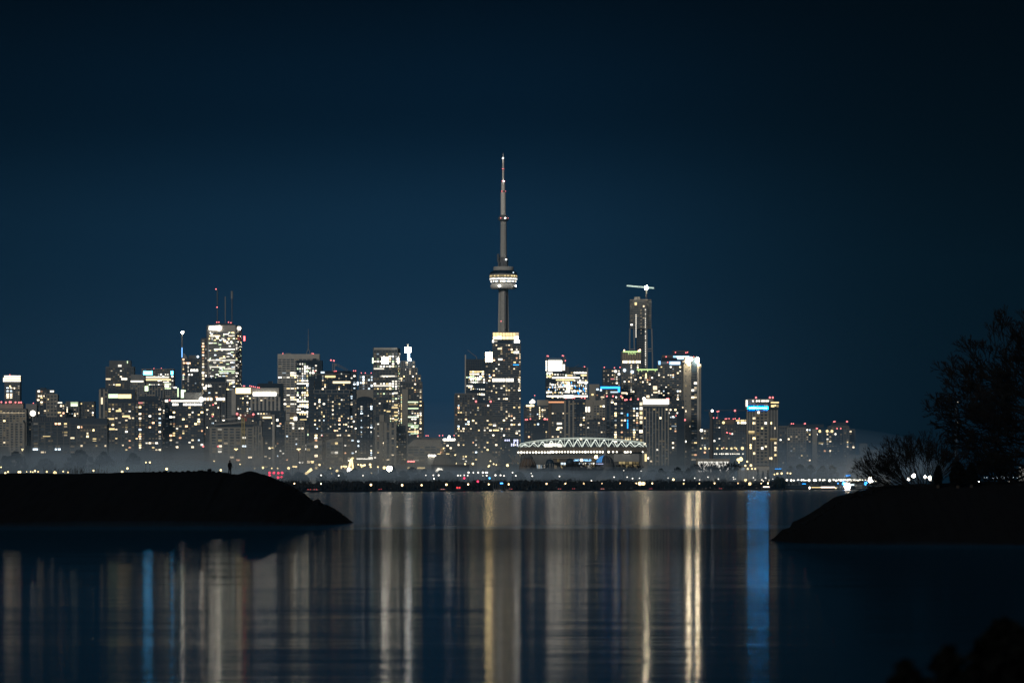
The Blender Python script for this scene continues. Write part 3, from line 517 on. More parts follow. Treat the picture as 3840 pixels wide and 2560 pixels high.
b.vol(2118, 2203, 1376, None, 'dark', 'wall', 5); b.wins(2118, 2202, 1392, 1480, .3, 'o', 4.5, 4.3, run=1, dd=5, dimp=.1, unlit=False)
b.vol(2121, 2133, 1374, 1400, 'mid', 'penthouse', 3); b.vol(2200, 2205, 1378, 1496, 'grey', 'corner_fin', 1, 10)
m_ = MB(); a_ = P(2152, 1378, 8008); c_ = P(2172, 1366, 8008); m_.bar(a_, c_, .6, .4); b.c('roof_crane', m_, wall['mid'])
for y, x0, x1, s in ((1398, 2050, 2072, 5), (1398, 2159, 2200, 5), (1407, 2178, 2200, 4), (1411, 2050, 2068, 4), (1416, 2070, 2174, 6), (1424, 2085, 2154, 4), (1407, 2128, 2146, 3), (1433, 2166, 2204, 9), (1450, 2093, 2112, 5), (1470, 2054, 2070, 5), (1485, 2050, 2204, 7), (1490, 2115, 2150, 6)): b.row(x0, x1, y-2.6, y+2.6, G('white' if s > 4 else 'yellow', s), dd=-.7)
b.cells(2110, 2140, 1428, 1472, 1, [G('white', 3)], 0); 
for i in range(8): b.cells(2114+abs(i-4), 2140-abs(i-4), 1430+i*5.4, 1434.5+i*5.4, 3, [G('white', 5), L('white', 4), L('yellow', 4)], .9, dd=-.7)
for i in range(26): b.cells(2055+b.rng.random()*140, 0, 0, 0, 1, [], 0)
r = b.rng
for i in range(60): x = 2054+r.random()*144; y = 1430+r.random()*48; b.lit(P(x, 0, 8000)[0], P(0, y, 8000)[2], 7999.2, 1.2, 1.8+r.random()*1.5, r.choice([L('cool', 3), L('white', 3), L('cool', 2), L('yellow', 3), emit('blue_window_light', COL['blue'], 3)]))
b.row(2052, 2110, 1504, 1506, L('orange', 1)); b.beacon([(2191, 1374.5), (2193, 1375)], 1.5); b.end()
b = T(AP, 'tower with two beige column bays and a row of red lights under the screen tower', TW, 2119, 2150, 1496, 6900, 'slats', 'dark', 'beige', .04, hid=1650, dxm=6, frac=.45)
b.vol(2150, 2196, 1502, None, 'dark', dd=3); b.relief(2150, 2196, 1508, 1650, 'frame', 'dark', 5, 3.5, dd=3); b.wins(2151, 2195, 1508, 1650, .13, 'w', 4, 3.5, dd=3, dimp=.6); b.vol(2196, 2222, 1498, None, 'beige', 'core_wall', 0, 20)
b.wins(2196, 2221, 1520, 1650, .07, 'w', 6, 6, unlit=True, wf=.3, hf=.4); b.cells(2194, 2214, 1525, 1544, 2, [G('white', 6)], 1, dd=-.4, gap=.35); b.row(2114, 2150, 1481, 1491, G('white', 8)); b.beacon([(2122, 1492), (2146, 1491.5), (2154, 1491.5), (2181, 1491), (2193, 1492.5)], 2.3); b.end()
b = T(OT, 'plain beige box with a lit grey corner left of the blue-lit band', TW, 2210, 2248, 1440, 7900, 'none', 'beige', 'beige', .02, unlit=False, hid=1500)
b.row(2218, 2226, 1476, 1482, G('yellow', 4)); b.end()
b = T(CT, 'dark condo with three red beacons and warm window rows above the blue band', TW, 2260, 2326, 1382, 8000, 'bands', 'dark', 'mid', .16, hid=1500, frac=.3)
b.beacon([(2266, 1377), (2304, 1378.5), (2325, 1377)], 1.9); b.bulb([(2309, 1392), (2321, 1402)], 2.2, G('white', 6)); b.row(2290, 2303, 1418, 1423, emit('pink_sign_light', (1, .35, .33), .8)); b.end()
b = T(OT, 'low tower wearing a glowing blue band around its top storey', TW, 2234, 2325, 1452, 7700, 'bands', 'dark', 'mid', .07, hid=1500, wt=1462)
BL = emit('azure_band_light', (.03, .33, 1), 3.2, True); b.row(2252, 2325, 1449, 1456.5, BL, dd=-.6); b.row(2317, 2325, 1456, 1470, BL); b.row(2236, 2245, 1456, 1463, G('cool', 4)); b.row(2250, 2257, 1458, 1466, G('cool', 4)); b.row(2289, 2318, 1467, 1472, G('cool', 3)); b.row(2253, 2266, 1486, 1491, G('warm', 3)); b.end()
b = Bld(AP, 'hazy beige block with a slanting roof and lit corner left of the dark beacon-topped pair', 'apartment block', 2225, 2270, 7000, 25, 9); D_ = 7000
m_ = MB(); xa = P(2225, 0, D_)[0]; xb = P(2270, 0, D_)[0]; za = P(0, 1503, D_)[2]; zb = P(0, 1496, D_)[2]
m_.V = [(xa, D_, 1), (xb, D_, 1), (xb, D_+25, 1), (xa, D_+25, 1), (xa, D_, za), (xb, D_, zb), (xb, D_+25, zb), (xa, D_+25, za)]
for f in ((4, 5, 6, 7), (0, 1, 5, 4), (1, 2, 6, 5), (3, 0, 4, 7)): m_.F.append(f); m_.mi.append(0)
b.c('wall', m_, wall['beige']); b.wins(2226, 2269, 1518, 1650, .2, 'w', 4.2, 3.6); b.end()
b = T(AP, 'dark low block below the slanting beige roof', TW, 2200, 2272, 1576, 6600, 'frame', 'dark', 'mid', .10, hid=1650, pent=(2206, 2268, 1573, 'black'), done=True)
b = T(CT, 'narrow tower with beige edge columns and three red lights in a row', TW, 2272, 2304, 1490, 7000, 'slats', 'dark', 'mid', .06, hid=1650, dxm=6, frac=.4)
b.beacon([(2276, 1485), (2299, 1485), (2329, 1485)], 2.6); b.end()
b = T(CT, 'broad blue-black tower with a vertical strip of blue light', TW, 2302, 2396, 1504, 6800, 'frame', 'black', 'dark', .14, hid=1660, dxm=4.6, dym=3.4, frac=.3, dimp=.6, big=1.1)
for y0, y1 in ((1550, 1560), (1573, 1580), (1583, 1592), (1590, 1606)): b.row(2351.5, 2355.5, y0, y1, emit('blue_window_light', COL['blue'], 3))
b.cells(2343, 2366, 1640, 1649, 2, [G('yellow', 4)], 1, gap=.12); b.beacon([(2350, 1498), (2365, 1497), (2344, 1499), (2393, 1496)], 2.7); b.end()
b = T(CT, 'slim lit stair bay between the blue-black tower and the white-crowned block', TW, 2396, 2412, 1500, 6900, 'bands', 'mid', 'mid', .55, hid=1660, dxm=7, dym=7, done=True, big=1.2, hot=.7)
b = T(CT, 'tower with a lime-lit rooftop rim and glowing glass crown', TW, 2329, 2405, 1318, 8100, 'bands', 'mid', 'grey', .2, hid=1510, wt=1366, frac=.4)
LIME = emit('lime_rim_light', (.72, 1, .40), 1.2, False); b.row(2336, 2403, 1316, 1321, LIME, dd=-1); b.row(2334, 2403, 1324, 1352, L('warm', 1), dd=-.3, name='crown'); b.relief(2332, 2404, 1324, 1354, 'frame', 'mid', 4, 5, frac=.3)
b.cells(2334, 2403, 1352, 1361, 11, [L('warm', 4), L('white', 4), L('warm', 3)], .9, dd=-.9, gap=.3)
m_ = MB()
for i in range(5): a_ = P(2356+i*6, 1322, 8098); c_ = P(2359+i*6, 1329-(i % 2)*3, 8098); m_.bar(a_, c_, .5)
b.c('rim_bracket', m_, LIME); b.beacon([(2341, 1313)], 2.2, emit('peach_beacon_light', (1, .5, .3), 7)); b.beacon([(2395, 1315), (2400, 1312)], 2.6, emit('peach_beacon_light', (1, .5, .3), 7)); b.bulb([(2371, 1394), (2342, 1388)], 2.6, G('cool', 6)); b.end()
b = T(CT, 'lower tower with a second lime-lit rim below the glowing glass crown', TW, 2388, 2468, 1388, 7800, 'bands', 'mid', 'mid', .16, hid=1500, frac=.35, wt=1396)
b.row(2388, 2466, 1383, 1387.5, LIME, dd=-1); b.cells(2392, 2460, 1388, 1393, 12, [LIME], .5, dd=-1, gap=.5); b.row(2449, 2464, 1447, 1461, G('warm', 4)); b.row(2450, 2466, 1468, 1473, G('warm', 4)); b.cells(2419, 2426, 1400, 1420, 1, [L('yellow', 4)], 1); b.row(2330, 2352, 1470, 1476, G('warm', 4)); b.end()
# supertall under construction
b = Bld('unfinished_tower', 'unfinished supertall tower standing on bare legs with open lower floors', TW, 2361, 2443, 8300, 30, 4); D_ = 8300
b.vol(2362, 2443, 1122, 1232, 'mid'); b.vol(2379, 2401, 1112, 1122, 'grey', 'penthouse', 6, 15); b.relief(2362, 2443, 1124, 1230, 'bands', 'grey', 6, 3.9, frac=.3)
b.wins(2363, 2442, 1128, 1230, .012, 'w', 5, 3.9); b.vol(2388, 2427, 1232, None, 'dark', 'core_wall', 5, 20); b.relief(2390, 2420, 1262, 1400, 'frame', 'mid', 4, 4.4, dd=5, frac=.2)
def leg(xa, ya, xb, yb, w=2.3):
    m = MB(); a = P(xa, ya, D_); c = P(xb, yb, D_); q_ = w*b.k
    m.V = [(a[0]-q_, D_, a[2]), (a[0]+q_, D_, a[2]), (a[0]+q_, D_+4, a[2]), (a[0]-q_, D_+4, a[2]), (c[0]-q_, D_, c[2]), (c[0]+q_, D_, c[2]), (c[0]+q_, D_+4, c[2]), (c[0]-q_, D_+4, c[2])]
    for f in ((0, 3, 2, 1), (4, 5, 6, 7), (0, 1, 5, 4), (1, 2, 6, 5), (2, 3, 7, 6), (3, 0, 4, 7)): m.F.append(f); m.mi.append(0)
    b.c('leg', m, wall['grey'])
leg(2362, 1232, 2360, 1400); leg(2377, 1232, 2381, 1400); leg(2424, 1232, 2426, 1400, 3.5); leg(2444, 1232, 2448, 1400)
b.row(2360, 2382, 1307, 1311, wall['grey'], dd=1, name='ring_beam', t=2); b.row(2424, 2448, 1306, 1310, wall['grey'], dd=1, name='ring_beam', t=2); b.row(2424, 2448, 1315, 1318, wall['grey'], dd=1, name='ring_beam', t=2)
for i in range(12): b.lit(P(2385, 0, D_)[0], P(0, 1181+i*7.4, D_)[2], D_-1.2, 1.7, 2, L('white', 3))
for i in range(27): b.lit(P(2420.5, 0, D_)[0], P(0, 1161+i*8.2, D_)[2], D_-1.2, 1.7, 2, L('white', 3 if r.random() < .7 else 2))
for i in range(8): b.lit(P(2404, 0, D_)[0], P(0, 1162+i*12.5, D_)[2], D_-1.2, 1.4, 1.8, L('warm', 2))
b.row(2380, 2388, 1134.5, 1144, G('yellow', 4)); b.row(2411, 2417, 1145, 1151, L('warm', 3)); b.end()
# bulb-lit pair with the bluish crown, and the floodlit corner tower
b = T(CT, 'balconied tower with an ice-blue glowing roof band left of the floodlit corner tower', TW, 2466, 2556, 1367, 7900, 'bands', 'mid', 'grey', .2, hid=1500, frac=.35, dxm=4, wt=1372, hot=.65)
ICE = emit('ice_blue_glow', (.33, .62, 1), 2.0, True); b.vol(2468, 2552, 1352, 1367, 'blueglass', 'penthouse', 1, 24); b.row(2469, 2477, 1353, 1367, ICE, dd=0); b.row(2478, 2509, 1356, 1365, L('cool', 1), dd=0); b.row(2510, 2551, 1355, 1367, ICE, dd=0); b.row(2516, 2549, 1358, 1365, G('cool', 9), dd=-.6)
b.vol(2482, 2540, 1340, 1352, 'black', 'penthouse', 4, 16); b.vol(2484, 2525, 1331, 1341, 'brown', 'penthouse', 8, 12); b.beacon([(2498, 1337), (2504, 1358)], 2); b.end()
b = T(CT, 'taller balconied tower with a long pale blue light band behind the ice-blue one', TW, 2540, 2586, 1348, 8200, 'bands', 'mid', 'grey', .12, hid=1560, frac=.35, wt=1352)
b.row(2507, 2585, 1334, 1347, ICE, dd=0); b.row(2536, 2584, 1336, 1344, G('cool', 8), dd=-.5); b.vol(2507, 2586, 1334, 1348, 'blueglass', 'penthouse', 1); b.vol(2522, 2584, 1314, 1334, 'dark', 'penthouse', 6, 16); b.row(2523, 2583, 1314, 1317, wall['brown'], dd=5.8, name='roof_edge'); b.beacon([(2533, 1321), (2572, 1322), (2578, 1320.5)], 1.9); b.end()
b = T(CT, 'tall beige corner tower floodlit at the top with one lit window column', TW, 2563, 2629, 1366, 7300, 'none', 'beige', 'beige', .03, hid=1740, wt=1380, dxm=6, dym=8, wf=.2, hf=.3)
b.vol(2566, 2622, 1338, 1366, 'beige', 'crown', 4, 18); b.vol(2592, 2614, 1342, None, 'dark', 'bay', -.5, 3); b.wins(2593, 2613, 1405, 1745, .30, 'w', 3.6, 3.7, dd=-.5, hf=.6, wf=.85, hot=.6, run=.4, big=1.15)
b.relief(2592, 2614, 1400, 1745, 'bands', 'mid', 4, 3.7, dd=-.5, frac=.25); b.vol(2588, 2592, 1366, None, 'beige', 'pilaster', -2, 3); b.vol(2614, 2622, 1366, None, 'pale', 'pilaster', -2, 3)
m_ = MB()
for x, y, rr in ((2581, 1350, 4.6), (2590, 1346, 3.6), (2576, 1355, 3.0)): m_.ball(P(x, y, 7296), rr, 14, 10)
FLOOD = emit('warm_flood_light', (1, .84, .58), 130, True); b.c('floodlight', m_, emit('warm_flood_housing_glow', (1, .88, .66), 7, True), True); m2_ = MB(); m2_.ball(P(2583, 1349, 7289), 3.3, 14, 10); b.c('floodlight', m2_, FLOOD, True); m_ = MB(); m_.ball(P(2615, 1350, 7296), 2.5, 12, 9, sz=1.9); b.c('floodlight', m_, FLOOD, True)
b.bulb([(2584, 1366), (2620, 1368)], 2.2, G('yellow', 14)); b.beacon([(2601, 1337)], 1.6); b.end()
b = T(CT, 'dark balconied block filling the gap left of the floodlit corner tower', TW, 2509, 2566, 1500, 7200, 'bands', 'dark', 'mid', .12, hid=1700, frac=.3, dym=3.6)
b.vol(2538, 2566, 1536, None, 'black', 'bay', -3, 4); b.cells(2512, 2532, 1562, 1568, 3, [G('cool', 3)], 1, gap=.3); b.row(2518, 2537, 1595, 1599, L('cool', 2)); b.beacon([(2568, 1574)], 3.4); b.beacon([(2535, 1558), (2558, 1557)], 1.6); b.bulb([(2508, 1548), (2540, 1548)], 1.6, G('white', 4)); b.end()
b = T(CT, 'ribbed beige block under a brilliant white roof band', TW, 2412, 2506, 1524, 6600, 'slats', 'dark', 'beige', .05, hid=1745, dxm=4.4, dym=4, frac=.4)
b.vol(2412, 2506, 1516, 1524, 'pale', 'cornice', -1, 30); b.vol(2411, 2509, 1494, 1516, 'white', 'crown', 1); b.row(2411, 2509, 1497, 1515.5, G('white', 5), dd=-.4, name='sign'); b.row(2411, 2419, 1490, 1497, G('white', 10), dd=-.4, name='sign'); b.row(2499, 2509, 1493, 1497, emit('pink_red_sign_light', (1, .22, .2), 6, True), dd=-.4, name='sign'); b.row(2425, 2436, 1481, 1490, G('warm', 4), dd=10); b.end()
# ---- right of the centre
b = T(AP, 'low hazy block with small lights right of the floodlit corner tower', TW, 2628, 2668, 1606, 7000, 'frame', 'dark', 'mid', .22, 'w', hid=1700)
b.bulb([(2630, 1613)], 2.6, G('white', 7)); b.end()
b = T(CT, 'dim tower with four red lights right of the smokestack', TW, 2674, 2712, 1568, 7100, 'frame', 'dark', 'dark', .10, hid=1690)
b.beacon([(2676, 1566), (2688, 1566)], 1.9); b.mast(2692, 1568, 1542, .6, .6, dd=2); b.beacon([(2689.5, 1542.5), (2695, 1541.5)], 2.0); b.end()
b = T(CT, 'dark block with warm top-floor windows left of the blue-signed hotel', TW, 2708, 2802, 1590, 6900, 'frame', 'dark', 'mid', .07, hid=1700, frac=.3)
b.vol(2714, 2755, 1573, 1590, 'brown', 'penthouse', 3, 20); b.vol(2756, 2802, 1573, 1590, 'dark', 'penthouse', 2, 20); b.row(2760, 2774, 1573.5, 1579, G('yellow', 3), dd=1); b.row(2777, 2792, 1573.5, 1579, L('yellow', 3), dd=1); b.row(2795, 2802, 1573, 1579, G('yellow', 3), dd=1); b.cells(2758, 2800, 1582, 1588, 6, [G('yellow', 4), L('white', 4)], .9, dd=1)
b.bulb([(2713, 1584)], 2.3, G('yellow', 5)); b.beacon([(2720, 1570), (2725, 1569.5), (2734, 1569), (2750, 1570), (2757, 1569), (2772, 1569)], 1.8); b.beacon([(2725, 1621), (2728, 1622), (2737, 1624), (2741, 1626)], 1.7); b.bulb([(2746, 1626)], 1.4, G('white', 5)); b.vol(2719, 2726, 1628, None, 'brown', 'pilaster', -2, 3); b.end()
b = Bld('hotel_tower', 'tall hotel with a blue neon strip and a wider banded top', 'hotel', 2795, 2917, 5700, 28, 21); D_ = 5700
b.vol(2802, 2915, 1535, None, 'mid'); b.vol(2797, 2900, 1496, 1535, 'grey', 'crown', -1.5, 29); b.vol(2880, 2920, 1505, 1534, 'dark', 'crown', -2.5, 29)
b.vol(2834, 2880, 1535, None, 'beige', 'centre_bay', -1.5, 4); b.relief(2834, 2880, 1538, 1750, 'frame', 'beige', 4.6, 3.7, dd=-1.5, frac=.28); b.wins(2835, 2879, 1538, 1750, .03, 'w', 4.6, 3.7, dd=-1.5, dimp=.1)
b.relief(2802, 2832, 1536, 1750, 'slats', 'beige', 3.2, dd=0, frac=.4); b.relief(2882, 2915, 1536, 1750, 'slats', 'grey', 3.4, dd=0, frac=.4)
for y, x0, n in ((1568, 2822, 2), (1586, 2822, 2), (1643, 2822, 2), (1699, 2824, 2), (1586, 2889, 1), (1605, 2903, 1), (1718, 2884, 2)): b.cells(x0, x0+6*n, y-4, y+4, n, [L('yellow', 4), L('warm', 3)], 1, dd=-1, gap=.25)
for x, y in ((2844, 1546), (2871, 1586), (2858, 1680)): b.cells(x-5, x+5, y-4.5, y+4.5, 1, [G('white', 5)], 1, dd=-2.4)
b.cells(2853, 2862, 1602, 1609, 1, [L('yellow', 3)], 1, dd=-2.4)
for y in (1661, 1678, 1687, 1706): b.cells(2903, 2912, y-4, y+3, 1, [L('yellow', 3), L('warm', 3)], 1, dd=-1)
for y in (1669, 1679): b.cells(2811, 2818, y-4, y+3, 1, [L('yellow', 4)], 1, dd=-1)
b.row(2807, 2829, 1616, 1619, L('yellow', 3), dd=-.8); b.row(2807, 2829, 1620, 1626, L('yellow', 2), dd=-.8); b.row(2888, 2914, 1643, 1646, L('yellow', 2), dd=-.8); b.row(2888, 2914, 1646, 1653, L('yellow', 1), dd=-.8)
NEON = emit('neon_blue_strip', (.0, .38, 1), 62, True); b.row(2805, 2880, 1525, 1533.5, NEON, dd=-2, name='neon_sign'); b.row(2808, 2836, 1527, 1531.5, L('cool', 4), dd=-2.6, name='neon_sign'); b.row(2803, 2882, 1518, 1542, emit('neon_halo_glow', (0, .20, .85), .55), dd=-1.6, name='neon_halo', t=.2); b.row(2837, 2877, 1528, 1531, L('cool', 4), dd=-2.6, name='neon_sign'); b.row(2796.5, 2803, 1500, 1524, G('white', 6), dd=-2, name='sign')  # the wide blue panel is the strip's halo, put in as a glowing sheet
b.row(2890, 2920, 1506.5, 1511, G('yellow', 4), dd=-3); b.row(2891, 2903, 1518, 1526, G('yellow', 4), dd=-3); b.row(2904, 2910, 1517, 1523, L('yellow', 3), dd=-3); b.row(2912, 2919, 1517, 1526, L('yellow', 2), dd=-3)
b.bulb([(2824, 1503), (2838, 1503), (2847, 1503), (2858, 1503), (2865, 1503), (2873, 1503), (2880, 1503)], 1.3, L('white', 4)); b.row(2832, 2885, 1509, 1513, wall['black'], dd=-1.6, name='window_band'); b.cells(2824, 2884, 1517, 1522, 9, [L('cool', 2), L('warm', 2)], .7, dd=-1.8, gap=.4)
b.beacon([(2835, 1490), (2887, 1490), (2898, 1490)], 3.0); b.vol(2882, 2906, 1494, 1505, 'brown', 'penthouse', 4, 12); b.end()
for x0, x1, yt, D, st, bd, rl, sd, bc, pn, lb in (
    (2922, 2962, 1596, 7000, 'frame', 'mid', 'mid', 1, [], None, 'dim hazy block just right of the blue-signed hotel'),
    (2952, 3022, 1601, 6800, 'frame', 'mid', 'beige', 2, [(2968, 1588), (2975, 1588), (3017, 1588), (3020, 1587.5)], (2960, 3020, 1589, 'dark'), 'hazy gridded block with red lights second right of the hotel'),
    (3022, 3060, 1602, 7050, 'slats', 'dark', 'mid', 3, [], (3022, 3090, 1590, 'dark'), 'dark gap block between the gridded block and the pale-edged one'),
    (3046, 3160, 1610, 6700, 'frame', 'dark', 'dark', 4, [(3062, 1606), (3065, 1606), (3139, 1606), (3153, 1606)], None, 'dark fronted block with pale edges and four red lights'),
    (3108, 3184, 1596, 6900, 'frame', 'mid', 'mid', 5, [(3127, 1580.5), (3131, 1580), (3175, 1580), (3178, 1580)], (3122, 3178, 1583, 'dark'), 'hazy tower with the rightmost high red beacons'),
    (3184, 3206, 1608, 6950, 'frame', 'mid', 'mid', 6, [], None, 'narrow dim block at the right end of the skyline')):
    b = T(AP, lb, 'apartment block', x0, x1, yt, D, st, bd, rl, .10, hid=1765, seed=sd, pent=pn, dimp=.3, hot=.4, big=1.1)
    b.beacon(bc, 2.0)
    if sd == 4: b.vol(3046, 3064, 1608, None, 'beige', 'side_wall', -2, 6); b.bulb([(3074, 1616), (3102, 1616), (3120, 1616)], 2.3, G('yellow', 5)); b.bulb([(3133, 1627)], 1.8, G('white', 5)); b.row(3070, 3088, 1658, 1664, L('yellow', 2))
    b.end()
for x0, x1, yt, D, lb in ((3180, 3250, 1718, 6300, 'low blank beige warehouse fading into haze at the right'), (3256, 3340, 1728, 6350, 'fading blank warehouse just left of the bare shrub'), (3225, 3252, 1662, 8900, 'ghostly distant slab above the beige warehouse'), (3258, 3296, 1686, 8700, 'ghostly distant block left of the bare shrub'), (3232, 3254, 1700, 7600, 'small ghostly block above the beige warehouse')):
    b = T('warehouse' if yt > 1710 else AP, lb, 'warehouse' if yt > 1710 else 'apartment block', x0, x1, yt, D, 'none', 'beige' if yt > 1710 else 'mid', 'mid', .02, hid=yt+22, dimp=.1, wf=.4); b.end()
b = T('annex', 'grey low building with dark openings above the beige warehouse', 'warehouse', 3178, 3236, 1704, 6500, 'none', 'mid', 'mid', .02, hid=1722); b.end()
# ================================================================ the tall concrete tower
D_ = 7900; kk = D_/FPX
tw = empty('observation_tower', ((1888-1920)*kk, D_, GROUND)); tag(tw, 'slender concrete observation tower with a ring-shaped pod, the tallest thing of the skyline', 'tower')
cx = (1888-1920)*kk; ZZ = lambda y: P(0, y, D_)[2]
def lat(name, prof, mat, n=32, ox=0.0):
    m = MB(); m.lathe(cx+ox*kk, D_, [(r*kk, ZZ(y)) for r, y in prof], n); return child(tw, name, m, mat, n >= 24)
TC = diff('tower_concrete', (.33, .325, .30), .9, .25, .3); TCd = diff('tower_concrete_dark', (.12, .12, .12)); TW_ = diff('tower_antenna_cladding', (.60, .585, .53), .7, .08)
# three-legged shaft below the pod
m_ = MB()
for a in (-90, 150, 30):
    A = R(a)
    for (y0, l0, w0), (y1, l1, w1) in (((1831, 62, 15), (1500, 30, 13)), ((1500, 30, 13), (1242, 22, 10)), ((1242, 22, 10), (1080, 18.5, 8.5))):
        k0 = len(m_.V)
        for y, l, w in ((y0, l0, w0), (y1, l1, w1)):
            for s_, t_ in ((-1, 0), (1, 0), (1, 1), (-1, 1)):
                X = math.cos(A)*l*t_-math.sin(A)*w/2*s_*(1 if t_ == 0 else .75); Y = math.sin(A)*l*t_+math.cos(A)*w/2*s_*(1 if t_ == 0 else .75)
                m_.V.append((cx+X*kk, D_+Y*kk, ZZ(y)))
        for f in ((0, 1, 5, 4), (1, 2, 6, 5), (2, 3, 7, 6), (3, 0, 4, 7)): m_.F.append(tuple(k0+i for i in f)); m_.mi.append(0)
child(tw, 'shaft', m_, TC)
lat('core', [(15, 1831), (15, 1080)], TC, 6); m_ = MB(); m_.box(cx+3*kk, cx+9*kk, D_-19*kk, D_-10*kk, ZZ(1236), ZZ(1092)); child(tw, 'groove_strip', m_, TCd)  # dark strip set on the shaft where its groove runs
lat('radome', [(30, 1084), (40, 1084), (46, 1081.5), (49, 1076.5), (49.2, 1072), (47, 1066), (42, 1063), (30, 1062)], diff('radome_cladding', (.66, .64, .58), .6, .08), 48)
lat('pod_soffit', [(17, 1086), (30, 1083)], TCd, 48)
lat('pod', [(30, 1062), (42, 1059), (49, 1051), (50.5, 1043), (51, 1032), (50, 1026), (44, 1019), (38, 1017)], diff('pod_cladding', (.12, .12, .115), .6), 48)
lat('pod_roof', [(51, 1027), (51.5, 1024), (46, 1019), (38, 1015), (37.5, 1014)], wall['black'], 48)
lat('pod_top', [(37.5, 1016), (37.5, 1001), (35, 1000), (0, 1000)], TC, 48)
def ring(name, r, y0, y1, mats, n=110, dens=1.0, sd=1):
    rng = random.Random(sd); m = MB(); mm = list(mats)
    for i in range(n):
        if rng.random() > dens: continue
        a0 = 2*math.pi*i/n; a1 = 2*math.pi*(i+1)/n
        m.quad((cx+r*kk*math.cos(a0), D_+r*kk*math.sin(a0), ZZ(y1)), (cx+r*kk*math.cos(a1), D_+r*kk*math.sin(a1), ZZ(y1)), (cx+r*kk*math.cos(a1), D_+r*kk*math.sin(a1), ZZ(y0)), (cx+r*kk*math.cos(a0), D_+r*kk*math.sin(a0), ZZ(y0)), rng.randrange(len(mm)))
    child(tw, name, m, mm)
ring('window_ring', 51.8, 1033, 1038.5, [L('yellow', 3), L('yellow', 2), L('yellow', 2)], sd=3)
ring('window_ring', 51.6, 1044, 1049, [L('white', 3), L('white', 3), L('cool', 3), L('white', 4)], sd=4)
ring('window_ring', 48.8, 1053, 1058.5, [L('white', 2), L('cool', 3), L('white', 4), L('warm', 2)], dens=.85, sd=5)
ring('pod_rib', 52.2, 1040.3, 1042.2, [TW_], n=48); ring('pod_rib', 52.2, 1030, 1031.3, [TW_], n=48)
lat('mast_base', [(18, 1000), (18, 966), (14, 965)], TCd, 8)
lat('upper_shaft', [(12.5, 968), (11.5, 900), (11.2, 829)], TC, 10)
lat('upper_pod', [(10, 832), (15, 829), (19, 824), (20, 819), (18.5, 815), (12, 808), (10, 806)], diff('pod_cladding', (.12, .12, .115), .6), 32)
lat('antenna', [(9.3, 808), (9.3, 722), (8.2, 720.5), (8.2, 716), (7, 714), (7, 684), (3.6, 681), (3.6, 634), (3.2, 631), (3.2, 594), (1.2, 592), (.5, 574)], TW_, 16, -1)
lat('antenna_collar', [(9.5, 721), (9.5, 715.5), (7.5, 715)], TCd, 16, -1); lat('antenna_collar', [(7.6, 684), (7.6, 679), (4, 678)], TCd, 16, -1); lat('antenna_collar', [(4.6, 636), (4.6, 632), (3.6, 631.5)], TCd, 12, -1)
m_ = MB(); rg = random.Random(4)
for i in range(9):
    x = 1869+rg.random()*5; y = 955+i*5.2; c_ = P(x, y, D_-8); m_.bar((c_[0], D_-6, c_[2]), (c_[0]-1.2, D_-10, c_[2]), 1.6, 1.6, 10)
child(tw, 'microwave_dish', m_, wall['mid'])
WB = emit('white_beacon_light', (1, 1, .95), 8)
for x, y, m, r_ in ((1886, 594, WB, 1.7), (1884, 634, RED, 1), (1889, 634, RED, .9), (1883, 680, RED, 1.1), (1888.5, 680, WB, 1.5), (1893, 680, RED, .8), (1882, 718, RED, 1.2), (1896, 718, RED, .9), (1878, 819, RED, 1.1), (1895, 819, WB, 1.5), (1906, 819, RED, .9), (1898, 974, WB, 1.6), (1879, 1206, RED, 1.3), (1925, 1024, L('cool', 3), 1.5), (1872, 1074, WB, 2.6), (1934, 1074, WB, 2.0)):
    dd = 23 if y > 1010 else (10 if y > 800 else 5); bead(tw, 'beacon_light', P(x, y, D_, -dd), r_*.72, m)
def reparent(root, names, part):
    t_ = [o for o in root.children if o.name.split('.')[0] == part][0]
    for o in list(root.children):
        if o is not t_ and o.name.split('.')[0] in names: o.parent = t_
reparent(tw, ('window_ring', 'pod_rib'), 'pod'); reparent(tw, ('antenna_collar',), 'antenna'); reparent(tw, ('groove_strip',), 'shaft')
